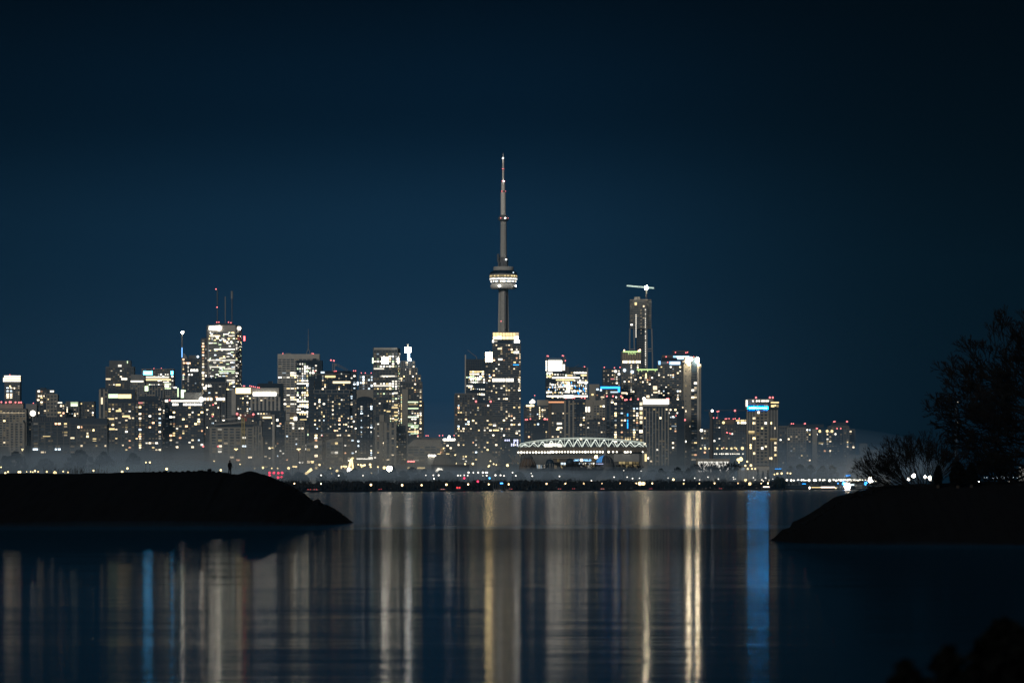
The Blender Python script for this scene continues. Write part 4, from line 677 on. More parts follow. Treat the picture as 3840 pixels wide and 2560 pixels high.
# ================================================================ tower cranes
def crane(name, label, D, mx, ybase, ytop, ja, jb, mat_m, mat_j, w=1.1, lights=(), apex=8, glow=None):
    r0 = empty(name, P(mx, 0, D)[:2]+(GROUND,)); tag(r0, label, 'crane', 'construction cranes among the towers'); k = D/FPX
    def lattice(a, c, w_, n):
        m = MB(); a = Vector(a); c = Vector(c); d = c-a; q1 = Vector((0, w_, 0)); q2 = d.normalized().cross(Vector((0, 1, 0)))*w_
        cor = [q1+q2, q1-q2, -q1-q2, -q1+q2]
        for q in cor: m.bar(a+q, c+q, w_*.16, None, 4)
        for i in range(n):
            s0 = a+d*(i/n); s1 = a+d*((i+1)/n)
            for j in range(4):
                m.bar(s0+cor[j], s1+cor[(j+1) % 4], w_*.1, None, 3, cap=False); m.bar(s1+cor[j], s1+cor[(j+1) % 4], w_*.1, None, 3, cap=False)
        return m
    zb = GROUND if ybase is None else P(0, ybase, D)[2]; a = (P(mx, 0, D)[0], D, zb); c = (a[0], D, P(0, ytop, D)[2])
    child(r0, 'mast', lattice(a, c, w, max(4, int((c[2]-zb)/(w*2.4)))), wall[mat_m])
    pa = P(ja[0], ja[1], D); pb = P(jb[0], jb[1], D); child(r0, 'jib', lattice(pa, pb, w*.8, max(5, int((Vector(pb)-Vector(pa)).length/(w*2.2)))), glow or wall[mat_j])
    m = MB(); top = (c[0], D, c[2]+apex*k)
    if apex: m.bar(c, top, w*.5, w*.2); m.bar(top, (pa[0]*.6+c[0]*.4, D, pa[2]*.6+c[2]*.4+w), w*.12); m.bar(top, (pb[0]*.6+c[0]*.4, D, pb[2]*.6+c[2]*.4+w), w*.12)
    m.box(c[0]+w, c[0]+w*2.6, D-w, D+w, c[2]-w*2.4, c[2]-w*.2); child(r0, 'cab', m, wall[mat_j])
    for x, y, r_, mt in lights: bead(r0, 'beacon_light', P(x, y, D-2.5), r_*(.7 if mt is RED else 1), mt)
    reparent(r0, ('beacon_light',), 'jib')
crane('tower_crane', 'tall yellow-masted crane with a short red jib in front of the beige blocks', 5950, 912, None, 1566, (884, 1556), (952, 1560), 'yellowsteel', 'redsteel', 1.7, [(889, 1551, 2, RED), (950, 1553, 2, RED), (897, 1567, 1.6, G('white', 5))], 10)
crane('tower_crane', 'floodlit white crane with a long glowing jib on top of the unfinished tower', 8290, 2424, 1240, 1083, (2350, 1071), (2452, 1080), 'grey', 'white', 1.05, [(2424, 1079, 3.4, emit('warm_crane_light', (1, .86, .60), 150, True))], 0, emit('jib_floodlit_glow', (.80, 1, .86), 1.9))  # floodlight on the jib is put into its material as emission
crane('tower_crane', 'small crane with a pale drum mast and falling jib on the wide glass tower', 7890, 1251, 1392, 1362, (1262, 1366), (1303, 1388), 'pale', 'grey', 1.9, [(1241, 1350, 1.8, RED), (1252, 1352, 2, RED)], 0)
crane('tower_crane', 'dark crane with a very long level jib between the smokestack and hotel', 7150, 2758, 1575, 1545, (2640, 1538), (2795, 1538), 'mid', 'mid', .8, [(2756, 1539, 2.2, RED)], 0)
crane('tower_crane', 'small crane with a pale jib low on the left above the haze', 5800, 788, None, 1685, (730, 1676), (822, 1672), 'grey', 'grey', 1.0, [(762, 1673, 1.8, RED), (818, 1673, 1.6, RED)], 0)
# ================================================================ stadium
D_ = 5500; k = D_/FPX; st = empty('stadium', (P(2185, 0, D_)[0], D_, GROUND)); tag(st, 'stadium with an arched white-green lit roof truss and a lamp row', 'stadium')
TR = emit('truss_floodlit_glow', (.84, .93, .80), .75); TRb = emit('truss_floodlit_glow_bright', (.93, 1, .88), 1.5)  # the truss emits; its floodlighting is put into these two materials
arch = [(1943, 1675), (1952, 1663), (1975, 1658), (2010, 1652), (2050, 1648), (2100, 1643.5), (2150, 1641.5), (2200, 1641), (2250, 1642.5), (2300, 1645.5), (2350, 1650), (2395, 1656), (2415, 1658), (2425, 1674)]
def ay(x):
    for (xa, ya), (xb, yb) in zip(arch, arch[1:]):
        if xa <= x <= xb: return ya+(yb-ya)*(x-xa)/(xb-xa)
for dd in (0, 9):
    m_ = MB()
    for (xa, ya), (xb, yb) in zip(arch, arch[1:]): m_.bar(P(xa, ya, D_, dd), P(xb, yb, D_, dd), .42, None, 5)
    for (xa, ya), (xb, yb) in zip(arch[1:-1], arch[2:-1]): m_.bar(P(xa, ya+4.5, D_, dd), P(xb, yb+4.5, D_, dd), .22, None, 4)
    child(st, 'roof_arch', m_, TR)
m_ = MB(); m2 = MB(); x = 1952
n = 14; w_ = (2414-1952)/n
for i in range(n+1): x = 1952+i*w_; m_.bar(P(x, ay(x)+1, D_), P(x, 1675, D_), .26, None, 4)
for i in range(n):
    xm = 1952+(i+.5)*w_; yt = ay(xm)+7
    for s_ in (-1, 1):
        m2.bar(P(xm+s_*2, yt, D_), P(xm+s_*w_*.46, 1674, D_), .36, .26, 4); m_.bar(P(xm+s_*2-5, yt+6, D_, 9), P(xm-5+s_*w_*.40, 1674, D_, 9), .34, None, 4)
    m2.bar(P(xm-3, yt, D_), P(xm+3, yt, D_), .6, None, 4)
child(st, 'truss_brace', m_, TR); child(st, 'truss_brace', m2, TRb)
m_ = MB(); m_.box(P(1944, 0, D_)[0], P(2428, 0, D_)[0], D_-2, D_+40, P(0, 1694, D_)[2], P(0, 1675.5, D_)[2]); child(st, 'roof_fascia', m_, wall['brown'])
m_ = MB()
for i in range(26): x = 1950+i*18.4; m_.bar(P(x, 1676, D_, -2.4), P(x+9.2, 1692, D_, -2.4), .16, None, 3); m_.bar(P(x+9.2, 1692, D_, -2.4), P(x+18.4, 1676, D_, -2.4), .16, None, 3)
child(st, 'fascia_brace', m_, wall['mid'])
m_ = MB(); m_.box(P(1952, 0, D_)[0], P(2425, 0, D_)[0], D_+4, D_+44, GROUND, P(0, 1694, D_)[2]-.02); child(st, 'stand_wall', m_, wall['mid'])
m_ = MB(); m_.box(P(2302, 0, D_)[0], P(2398, 0, D_)[0], D_+1, D_+4, P(0, 1731, D_)[2], P(0, 1701, D_)[2]); m_.box(P(2408, 0, D_)[0], P(2428, 0, D_)[0], D_-2, D_+4, GROUND, P(0, 1694, D_)[2]-.03); child(st, 'cladding_panel', m_, wall['grey'])
m_ = MB()
for a, c in (((1952, 1676), (1944, 1738)), ((1944, 1690), (1930, 1738)), ((1906, 1704), (1925, 1728)), ((1922, 1706), (1924, 1728)), ((1942, 1700), (1926, 1728)), ((1938, 1690), (1940, 1732)), ((1920, 1729), (1944, 1730)), ((1921, 1729), (1921, 1742)), ((1940, 1729), (1940, 1742)), ((2425, 1676), (2440, 1716)), ((2430, 1676), (2432, 1716)), ((2425, 1690), (2446, 1722))): m_.bar(P(a[0], a[1], D_, -3), P(c[0], c[1], D_, -3), .5, None, 5)
child(st, 'strut', m_, wall['steel'])
rg = random.Random(8); xs = [1944+i*11 for i in range(15)]+[2108+i*10.9 for i in range(17)]+[2299, 2313, 2410]
for i, x in enumerate(xs): bead(st, 'roof_lamp', P(x, 1695.5-(x-1944)*.0015-(1.2 if x > 2060 else 0), D_-3.5), (1.15 if x < 2290 else .9)*rg.uniform(.8, 1.15), G('white', 9))
for x, y in ((2062, 1696), (2066, 1694), (2070, 1693), (2074, 1695), (2343, 1694), (2347, 1695), (2354, 1694), (2365, 1694)): bead(st, 'roof_lamp', P(x, y, D_-3.5), 1.0, G('white', 9))
m_ = MB(); rg = random.Random(2)
for i in range(16): c_ = P(2043+rg.random()*60, 1664+rg.random()*8, D_+14); m_.ball(c_, 1.3+rg.random()*1.3, 8, 6)
child(st, 'floodlight', m_, G('white', 4), True)
# entrance front with its lettering
m_ = MB(); m_.box(P(2075, 0, D_)[0], P(2230, 0, D_)[0], D_-8, D_+4, P(0, 1734, D_)[2], P(0, 1711, D_)[2]); ew = child(st, 'entrance_wall', m_, wall['brown'])
m_ = MB(); m_.box(P(2073, 0, D_)[0], P(2232, 0, D_)[0], D_-10, D_+2, P(0, 1717.5, D_)[2], P(0, 1715, D_)[2]); child(st, 'entrance_roof', m_, wall['pale'])
def pane_row(x0, x1, y0, y1, n, mats, dd, name='entrance_window', root=st, D=D_, gap=.08, sd=5):
    rng = random.Random(sd); w = (x1-x0)/n
    for i in range(n):
        m = MB(); a = P(x0+(i+gap)*w, 0, D)[0]; c = P(x0+(i+1-gap)*w, 0, D)[0]; m.box(a, c, D+dd-.2, D+dd, P(0, y1, D)[2], P(0, y0, D)[2]); child(root, name, m, mats[i % len(mats)] if sd is None else rng.choice(mats))
pane_row(2154, 2230, 1734.5, 1741, 5, [L('white', 3), G('cool', 2)], -7.7); pane_row(2154, 2230, 1741.5, 1757, 5, [L('warm', 2), L('white', 2), L('yellow', 2)], -7.7)
pane_row(2102, 2124, 1734, 1742, 2, [L('white', 3), L('cool', 3)], -7.7); pane_row(2102, 2124, 1742.5, 1755, 2, [L('yellow', 2)], -7.7); pane_row(2074, 2088, 1744, 1757, 2, [L('warm', 1)], -7.7); pane_row(2088, 2098, 1720, 1731, 1, [L('yellow', 1)], -8.2); pane_row(2000, 2044, 1742, 1756, 5, [L('white', 2), L('cool', 2)], 3.8)
pane_row(2320, 2396, 1730, 1739, 6, [L('yellow', 1), L('yellow', 2)], .8); pane_row(2320, 2396, 1742, 1757, 6, [L('yellow', 2), L('yellow', 1)], .8)
m_ = MB(); c_ = P(2421, 1713, D_); m_.box(c_[0]-1.1, c_[0]+1.1, D_-2.6, D_-2.2, P(0, 1729, D_)[2], P(0, 1702, D_)[2]); child(st, 'stair_window', m_, L('yellow', 3))
bead(st, 'wall_lamp', P(2430.5, 1717, D_-4), 1.1, G('white', 8)); m_ = MB(); c_ = P(2235, 1713, D_); m_.box(c_[0]-1.6, c_[0]+1.6, D_-11, D_-10, c_[2]-1.6, c_[2]+1.6); child(st, 'wall_lamp', m_, G('yellow', 12))
def lettering(txt, x0, x1, ybase, h, D, dd, mat, root, extr=.15):
    cu = bpy.data.curves.new('lettering', 'FONT'); cu.body = txt; cu.size = 10; cu.extrude = .1; cu.offset = .18
    o = bpy.data.objects.new('tmp', cu); C.objects.link(o); bpy.context.view_layer.update()
    me = bpy.data.meshes.new_from_object(o.evaluated_get(bpy.context.evaluated_depsgraph_get())); bpy.data.objects.remove(o)
    xs_ = [v.co.x for v in me.vertices]; ys_ = [v.co.y for v in me.vertices]; kx = D/FPX; W_ = (x1-x0)*kx/(max(xs_)-min(xs_)); H_ = h*kx/(max(ys_)-min(ys_)); mx_, my_ = min(xs_), min(ys_)
    b0 = P(x0, ybase, D, dd)
    for v in me.vertices: x, y, z = v.co; v.co = (b0[0]+(x-mx_)*W_-root.location.x, b0[1]-(z*extr*10)-root.location.y, b0[2]+(y-my_)*H_-root.location.z)
    me.materials.clear(); me.materials.append(mat); ob = bpy.data.objects.new('lettering', me); C.objects.link(ob); ob.parent = root; return ob
LB = emit('lettering_blue_white', (.30, .62, 1), 2.6)
lettering('BMO', 2152, 2172.5, 1728.5, 6.8, D_, -8.4, LB, st); lettering('FIELD', 2187.5, 2216.5, 1728.5, 6.8, D_, -8.4, LB, st)
m_ = MB(); c_ = P(2180, 1724.8, D_); m_.bar((c_[0], D_-8.2, c_[2]), (c_[0], D_-9, c_[2]), 5.6*k, None, 20); child(st, 'emblem', m_, G('white', 5))
for o in list(st.children):
    if o.name.startswith(('lettering', 'emblem', 'entrance_window', 'entrance_roof')): o.parent = ew
# ================================================================ domes and small exhibition buildings
def dome_b(name, label, x0, x1, ytop, yspring, D, mat, ribs=12, lantern=None, drum=True):
    r0 = empty(name, P((x0+x1)/2, 0, D)[:2]+(GROUND,)); tag(r0, label, 'domed building'); k = D/FPX; cxx = P((x0+x1)/2, 0, D)[0]; rr = (x1-x0)/2*k; zt = P(0, ytop, D)[2]; zs = P(0, yspring, D)[2]; Y = D+rr
    m = MB(); m.lathe(cxx, Y, [(rr, zs)]+[(rr*math.cos(R(a)), zs+(zt-zs)*math.sin(R(a))) for a in range(8, 91, 8)], 40); child(r0, 'dome', m, mat, True)
    m = MB()
    for i in range(ribs):
        a = 2*math.pi*(i+.5)/ribs; pr = None
        for e in range(0, 89, 11):
            q = (cxx+math.cos(a)*rr*1.012*math.cos(R(e)), Y+math.sin(a)*rr*1.012*math.cos(R(e)), zs+(zt-zs)*1.01*math.sin(R(e)))
            if pr: m.bar(pr, q, .22, None, 4)
            pr = q
    child(r0, 'dome_rib', m, wall['grey'])
    m = MB(); m.lathe(cxx, Y, [(rr*1.03, GROUND), (rr*1.03, zs), (rr, zs+.02)], 40); child(r0, 'drum', m, wall['mid'])
    return r0, cxx, Y, rr, zt
r0, cxx, Y, rr, zt = dome_b('domed_hall', 'brown ribbed dome with a small lit lantern left of centre', 1622, 1692, 1700, 1742, 5900, wall['brown'])
m = MB(); m.lathe(cxx, Y, [(3.2, zt-.5), (2.6, zt), (2.6, zt+4.6), (3, zt+4.8), (1.8, zt+6.5), (0, zt+7.2)], 12); m.bar((cxx, Y, zt+7), (cxx, Y, zt+13), .3, .1); child(r0, 'lantern', m, diff('lantern_stone', (.5, .38, .22)))
bead(r0, 'lantern_light', (cxx-1.5, Y-5, zt+1.5), 1.0, G('orange', 3)); bead(r0, 'lantern_light', (cxx+2, Y-4, zt+6.8), 1.0, G('yellow', 6))
reparent(r0, ('dome_rib',), 'dome'); reparent(r0, ('lantern_light',), 'lantern')
for xa in (1640, 1673):
    m = MB(); a_ = P(xa, 1701, 5890); m.box(a_[0], a_[0]+4, 5889, 5890, a_[2]-.5, a_[2]+.5); child(r0, 'cornice_lamp', m, G('yellow', 5))
r0, cxx, Y, rr, zt = dome_b('domed_hall', 'dark dome whose left flank is lit blue in front of the stadium', 2236, 2304, 1706, 1736, 5200, diff('slate_dome', (.05, .055, .06)), 10)
m = MB(); m.lathe(cxx, Y, [(2.3, zt-.5), (2.0, zt), (2.0, zt+6), (2.5, zt+6.2), (1.6, zt+8.2), (.5, zt+12), (.1, zt+16)], 12); child(r0, 'lantern', m, wall['grey'])
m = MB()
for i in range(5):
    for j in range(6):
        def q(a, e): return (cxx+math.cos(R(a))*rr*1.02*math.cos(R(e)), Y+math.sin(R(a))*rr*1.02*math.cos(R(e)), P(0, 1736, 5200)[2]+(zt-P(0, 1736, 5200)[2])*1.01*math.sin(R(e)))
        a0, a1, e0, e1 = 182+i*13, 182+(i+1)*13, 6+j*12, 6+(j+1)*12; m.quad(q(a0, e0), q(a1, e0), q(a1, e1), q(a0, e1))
child(r0, 'blue_light_patch', m, emit('dome_blue_light_glow', (.07, .30, .72), .85))  # blue light falling on the left flank, put in as glowing quads
m = MB(); a_ = P(2236, 1739, 5200); c_ = P(2262, 1737, 5200); m.box(a_[0]-.6, c_[0], 5198, 5199, a_[2]-.3, c_[2]); child(r0, 'cornice_lamp', m, emit('lilac_cornice_light', (.6, .66, 1), .9))
r0, cxx, Y, rr, zt = dome_b('domed_hall', 'hazy brown dome with a pointed cap left of the stadium front', 1946, 2014, 1712, 1760, 5250, diff('copper_brown_dome', (.10, .075, .055)), 14)
m = MB(); m.lathe(cxx, Y, [(6.5, zt-1.5), (0, zt+4.5), (0, zt+4.6)], 8); child(r0, 'cap', m, wall['mid'])
for i, (xc, yt, lb) in enumerate(((2062, 1716, 'domed cupola kiosk with open arches, the left of two before the stadium'), (2137, 1714, 'domed cupola kiosk with open arches, the right of two before the stadium'))):
    D = 5150; k = D/FPX; r0 = empty('cupola', P(xc, 0, D)[:2]+(GROUND,)); tag(r0, lb, 'cupola', 'domed cupolas before the stadium'); cxx = r0.location.x; Y = D+15*k; zs = P(0, 1733, D)[2]; zt = P(0, yt+5, D)[2]
    m = MB(); m.lathe(cxx, Y, [(15*k, zs)]+[(15*k*math.cos(R(a)), zs+(zt-zs)*math.sin(R(a))) for a in range(10, 91, 10)], 24); m.bar((cxx, Y, zt-.2), (cxx, Y, zt+2), .4, .1); child(r0, 'dome', m, wall['dark'], True)
    m = MB(); m.lathe(cxx, Y, [(16*k, zs-1), (16*k, zs), (14*k, zs+.05)], 24); m.lathe(cxx, Y, [(16*k, GROUND), (16*k, P(0, 1757, D)[2]), (13*k, P(0, 1757, D)[2]+.02)], 24)
    for a in range(0, 360, 45): m.bar((cxx+14.5*k*math.cos(R(a+22)), Y+14.5*k*math.sin(R(a+22)), P(0, 1757, D)[2]), (cxx+14.5*k*math.cos(R(a+22)), Y+14.5*k*math.sin(R(a+22)), zs-.5), .7, None, 6)
    child(r0, 'colonnade', m, wall['dark'])
def lowb(name, label, cat, x0, x1, yt, D, mat, roof=None, depth=20, y1=None):
    r0 = empty(name, P((x0+x1)/2, 0, D)[:2]+(GROUND,)); tag(r0, label, cat); m = MB(); m.box(P(x0, 0, D)[0], P(x1, 0, D)[0], D, D+depth, GROUND, P(0, yt, D)[2]); child(r0, 'wall', m, wall[mat])
    if roof: m = MB(); m.box(P(x0, 0, D)[0]-.5, P(x1, 0, D)[0]+.5, D-.8, D+depth+.5, P(0, yt, D)[2], P(0, yt, D)[2]+.8); child(r0, 'roof', m, wall[roof])
    return r0
r0 = lowb('pavilion', 'flat-roofed pavilion with six bright white window panes beside the smokestack', 'pavilion', 2612, 2736, 1722, 5400, 'beige', 'pale')
pane_row(2617, 2733, 1729.5, 1768, 6, [emit('pavilion_pane_light', (1, .97, .88), 1.0, True)], -.3, 'window', r0, 5400, .055)
r0 = lowb('hall', 'long low pale hall right of the pavilion with a sloping roof end', 'hall', 2768, 2885, 1747, 5500, 'pale', 'grey'); pane_row(2780, 2792, 1752, 1762, 4, [L('cool', 2)], -.3, 'window', r0, 5500, .2)
r0 = lowb('hall', 'low brown hall with two long yellow windows below the beige office', 'hall', 1524, 1622, 1740, 5950, 'mid', None); pane_row(1528, 1555, 1751, 1757, 1, [L('yellow', 3)], -.3, 'window', r0, 5950, .01); pane_row(1564, 1594, 1751, 1757, 1, [L('yellow', 3)], -.3, 'window', r0, 5950, .01)
r0 = lowb('hall', 'low wide dark hall carrying a white cloud-like emblem sign', 'hall', 1618, 1760, 1743, 5600, 'dark', 'mid', 16)
m = MB(); m.box(P(1629, 0, 5600)[0], P(1664, 0, 5600)[0], 5599, 5600, P(0, 1780, 5600)[2], P(0, 1751, 5600)[2]); child(r0, 'sign_board', m, wall['grey'])
m = MB()
for x, y, rx in ((1640, 1764, 3.1), (1645, 1759, 2.8), (1644, 1766, 2.6), (1654, 1760, 2.4), (1657, 1765, 2.4), (1652, 1765, 1.8)): c_ = P(x, y, 5597.5); m.ball(c_, rx*.62, 10, 8)
child(r0, 'emblem', m, G('white', 6), True)
r0 = lowb('billboard', 'pale blank panel with a bright top edge beside the brown ribbed dome', 'billboard', 1604, 1634, 1710, 5960, 'pale', None, 3)
m = MB(); m.box(P(1606, 0, 5960)[0], P(1634, 0, 5960)[0], 5958, 5959.5, P(0, 1710.5, 5960)[2], P(0, 1704.5, 5960)[2]); child(r0, 'sign', m, G('white', 12))
r0 = lowb('hall', 'low dark hall with a long white lit fascia left of the emblem tower foot', 'hall', 1335, 1412, 1714, 5900, 'dark', None)
m = MB(); m.box(P(1337, 0, 5900)[0], P(1398, 0, 5900)[0], 5898.5, 5899.8, P(0, 1722, 5900)[2], P(0, 1717.5, 5900)[2]); m.box(P(1382, 0, 5900)[0], P(1398, 0, 5900)[0], 5898, 5899.8, P(0, 1722, 5900)[2], P(0, 1713, 5900)[2]+.01); child(r0, 'sign', m, G('white', 6)); bead(r0, 'wall_lamp', P(1406, 1715, 5897), 1.1, G('white', 6))
# big gabled hall seen end-on
r0 = empty('gabled_hall', P(1830, 0, 5800)[:2]+(GROUND,)); tag(r0, 'pale ribbed hall with a roof falling away to the right before the balconied slab', 'hall')
def slab(pts, D0, D1, mat, name):
    m = MB(); n = len(pts)
    for Y in (D0, D1): m.V += [(P(x, 0, 5800)[0], Y, P(0, y, 5800)[2]) for x, y in pts]
    m.F = [tuple(range(n)), tuple(reversed(range(n, 2*n)))]+[(i, n+i, n+(i+1) % n, (i+1) % n) for i in range(n)]; m.mi = [0]*(n+2); return child(r0, name, m, wall[mat])
slab([(1791, 1790), (1868, 1790), (1868, 1722), (1832, 1694), (1791, 1692)], 5800, 5840, 'grey', 'wall')
slab([(1868, 1722), (1868, 1735), (1896, 1757), (1901, 1757), (1901, 1752)], 5796, 5840, 'mid', 'roof')
m = MB()
for i in range(16): a_ = P(1791+i*4.9, 1785, 5800); x = 1791+i*4.9; yt = 1692 if x < 1832 else 1694+(x-1832)*28/36; c_ = P(x, yt+2, 5800); m.bar((a_[0], 5799.8, a_[2]), (c_[0], 5799.8, c_[2]), .22, None, 4)
for i in range(7): y = 1697+i*4; a_ = P(1792, y, 5800); c_ = P(min(1868, 1832+(y-1694)*1.28), y, 5800); m.bar((a_[0], 5799.6, a_[2]), (c_[0], 5799.6, c_[2]), .25, None, 4)
child(r0, 'wall_rib', m, wall['pale'])
# smokestack
r0 = empty('smokestack', P(2667.5, 0, 5600)[:2]+(GROUND,)); tag(r0, 'tall dark smokestack with a bulbous head left of the blue-signed hotel', 'chimney'); k = 5600/FPX; m = MB(); X = r0.location.x
zz = lambda y: P(0, y, 5600)[2]
m.lathe(X, 5600, [(8*k, GROUND), (7.6*k, zz(1760)), (6.2*k, zz(1590)), (5.6*k, zz(1566)), (8*k, zz(1559)), (10.2*k, zz(1552)), (9.6*k, zz(1545)), (6*k, zz(1541)), (5*k, zz(1541)), (5*k, zz(1560))], 24); child(r0, 'stack', m, diff('sooty_concrete', (.075, .075, .075)), True); bead(r0, 'beacon_light', P(2671, 1539.5, 5590), 1.4, WB)
# tall lit twin-pylon monument and T-shaped lamps
r0 = empty('lit_pylon', P(1317, 0, 5500)[:2]+(GROUND,)); tag(r0, 'white pylon of two leaning strips glowing as if floodlit near the shore', 'monument'); GP = G('yellow', 7)
m = MB(); m.bar(P(1316, 1719, 5500), P(1307, 1765, 5500), .9, 1.3, 6); m.bar(P(1319, 1719, 5500), P(1324.5, 1766, 5500), .8, 1.3, 6); child(r0, 'pylon', m, GP); m = MB(); m.ball(P(1309, 1761, 5495), 2.4, 12, 9); child(r0, 'lamp_head', m, G('white', 16), True)  # floodlight on the pylon is put in as its own glow
for x, y, lb in ((885, 1683, 'T-shaped glowing double lamp above the standing person'), (1120, 1683, 'T-shaped glowing double lamp in front of the sloping-roof blocks'), (84, 1684, 'small T-shaped glowing lamp at the far left')):
    D = 5400; r0 = empty('flood_lamp', P(x, 0, D)[:2]+(GROUND,)); tag(r0, lb, 'lamp', 'T-shaped flood lamps'); s_ = 1 if x > 100 else .5
    m = MB(); c_ = P(x, y, D); m.box(c_[0]-2.1*s_, c_[0]+2.1*s_, D-.8, D+.8, c_[2]-.4, c_[2]+.5); m.bar((c_[0], D, c_[2]-.5), (c_[0], D, c_[2]-1.9), .9*s_, .25, 8); child(r0, 'lamp_head', m, G('yellow', 7)); m = MB(); m.bar((c_[0], D, GROUND), (c_[0], D, c_[2]-1.9), .25); child(r0, 'pole', m, wall['black'])
# ================================================================ lake, land
SH = [(-3000, 3300), (-500, 3350), (1130, 3620), (1700, 4150), (2300, 4700), (2800, 5200), (3250, 5750), (4400, 6300), (7000, 6800)]
def shore(px):
    for (a, da), (c, dc) in zip(SH, SH[1:]):
        if px <= c: return da+(dc-da)*(px-a)/(c-a)
    return SH[-1][1]
m = bpy.data.materials.new('lake_water'); m.use_nodes = True; t = m.node_tree; t.nodes.clear()
def n_(ty, **k):
    q = t.nodes.new(ty)
    for a, b_ in k.items(): setattr(q, a, b_)
    return q
def mm(op, a, b_=None, c=None, clamp=False):
    q = n_('ShaderNodeMath', operation=op, use_clamp=clamp)
    for i, v in enumerate((a, b_, c)):
        if v is None: continue
        if isinstance(v, (int, float)): q.inputs[i].default_value = v
        else: t.links.new(v, q.inputs[i])
    return q.outputs[0]
g = n_('ShaderNodeNewGeometry'); sp = n_('ShaderNodeSeparateXYZ'); t.links.new(g.outputs['Position'], sp.inputs[0])
def noise(sx_, sy_, det=3, off=0):
    cb = n_('ShaderNodeCombineXYZ'); t.links.new(mm('MULTIPLY', sp.outputs[0], sx_), cb.inputs[0]); t.links.new(mm('MULTIPLY', sp.outputs[1], sy_), cb.inputs[1]); cb.inputs[2].default_value = off
    q = n_('ShaderNodeTexNoise'); q.inputs['Scale'].default_value = 1; q.inputs['Detail'].default_value = det; t.links.new(cb.outputs[0], q.inputs['Vector']); return q
# calm water inside the breakwaters (nearer than about 560 m), ruffled lake beyond
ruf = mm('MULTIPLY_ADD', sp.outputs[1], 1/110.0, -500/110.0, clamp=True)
n1 = noise(.012, .11, 4); n2 = noise(.003, .012, 3, 5.0); n3 = noise(.10, .9, 3, 9.0)
c1 = mm('SUBTRACT', n1.outputs['Fac'], .5); c2 = mm('SUBTRACT', n2.outputs['Fac'], .5); c3 = mm('SUBTRACT', n3.outputs['Fac'], .5)
near = mm('SUBTRACT', 1.0, ruf)
ty = mm('ADD', mm('MULTIPLY', c1, mm('MULTIPLY_ADD', ruf, .008, .014)), mm('ADD', mm('MULTIPLY', c2, .012), mm('MULTIPLY', mm('MULTIPLY', c3, near), .022)))
tx = mm('MULTIPLY', mm('SUBTRACT', noise(.12, .45, 3, 3.0).outputs['Fac'], .5), mm('MULTIPLY', near, .02))
nv = n_('ShaderNodeCombineXYZ'); t.links.new(tx, nv.inputs[0]); t.links.new(ty, nv.inputs[1]); nv.inputs[2].default_value = 1
nn = n_('ShaderNodeVectorMath', operation='NORMALIZE'); t.links.new(nv.outputs[0], nn.inputs[0])
b_ = n_('ShaderNodeBsdfPrincipled'); b_.inputs['Base Color'].default_value = (.003, .014, .028, 1); b_.inputs['IOR'].default_value = 1.333
t.links.new(mm('MULTIPLY_ADD', ruf, .045, mm('MULTIPLY_ADD', c2, .02, .082)), b_.inputs['Roughness']); t.links.new(nn.outputs[0], b_.inputs['Normal'])
o_ = n_('ShaderNodeOutputMaterial'); df = n_('ShaderNodeBsdfDiffuse'); df.inputs[0].default_value = (.003, .020, .040, 1); mxs = n_('ShaderNodeMixShader')
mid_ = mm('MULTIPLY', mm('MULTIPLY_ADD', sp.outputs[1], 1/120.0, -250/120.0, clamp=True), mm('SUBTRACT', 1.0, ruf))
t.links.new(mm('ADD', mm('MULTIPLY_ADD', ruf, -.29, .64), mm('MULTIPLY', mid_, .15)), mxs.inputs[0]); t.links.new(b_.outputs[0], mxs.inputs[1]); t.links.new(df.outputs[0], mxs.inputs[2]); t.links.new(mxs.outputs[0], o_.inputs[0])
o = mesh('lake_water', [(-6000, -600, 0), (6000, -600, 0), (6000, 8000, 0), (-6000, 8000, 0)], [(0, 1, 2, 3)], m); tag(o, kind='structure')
GR = diff('dark_park_ground', (.035, .035, .025), .95, .4, .05)
pts = [((p-1920)/FPX*d, d) for p, d in SH]
V = [(x, y, -2) for x, y in pts]+[(x, y, GROUND) for x, y in pts]+[(pts[0][0]*8-9000, 30000, GROUND), (12000, 30000, GROUND), (9000, pts[-1][1], GROUND), (-9000, pts[0][1], GROUND)]
n = len(pts); F = [(i, i+1, n+i+1, n+i) for i in range(n-1)]+[tuple([n+i for i in range(n)]+[2*n+2, 2*n+1, 2*n, 2*n+3])]
o = mesh('city_ground', V, F, GR); tag(o, kind='structure')
m = MB()
for (xa, ya), (xb, yb) in zip(pts, pts[1:]): m.bar((xa, ya-1.2, .3), (xb, yb-1.2, .3), 1.1, None, 5)
o = m.build('stone_seawall', diff('wet_seawall_stone', (.02, .02, .02), .9, .4, .3)); tag(o, 'dark low stone seawall along the whole far shore', 'seawall')
m = MB(); pv = diff('asphalt_path', (.05, .05, .048))
for (xa, ya), (xb, yb) in zip(pts, pts[1:]): m.quad((xa, ya+14, GROUND+.012), (xb, yb+14, GROUND+.012), (xb, yb+30, GROUND+.012), (xa, ya+30, GROUND+.012))
o = m.build('waterfront_road', pv); tag(o, kind='structure')
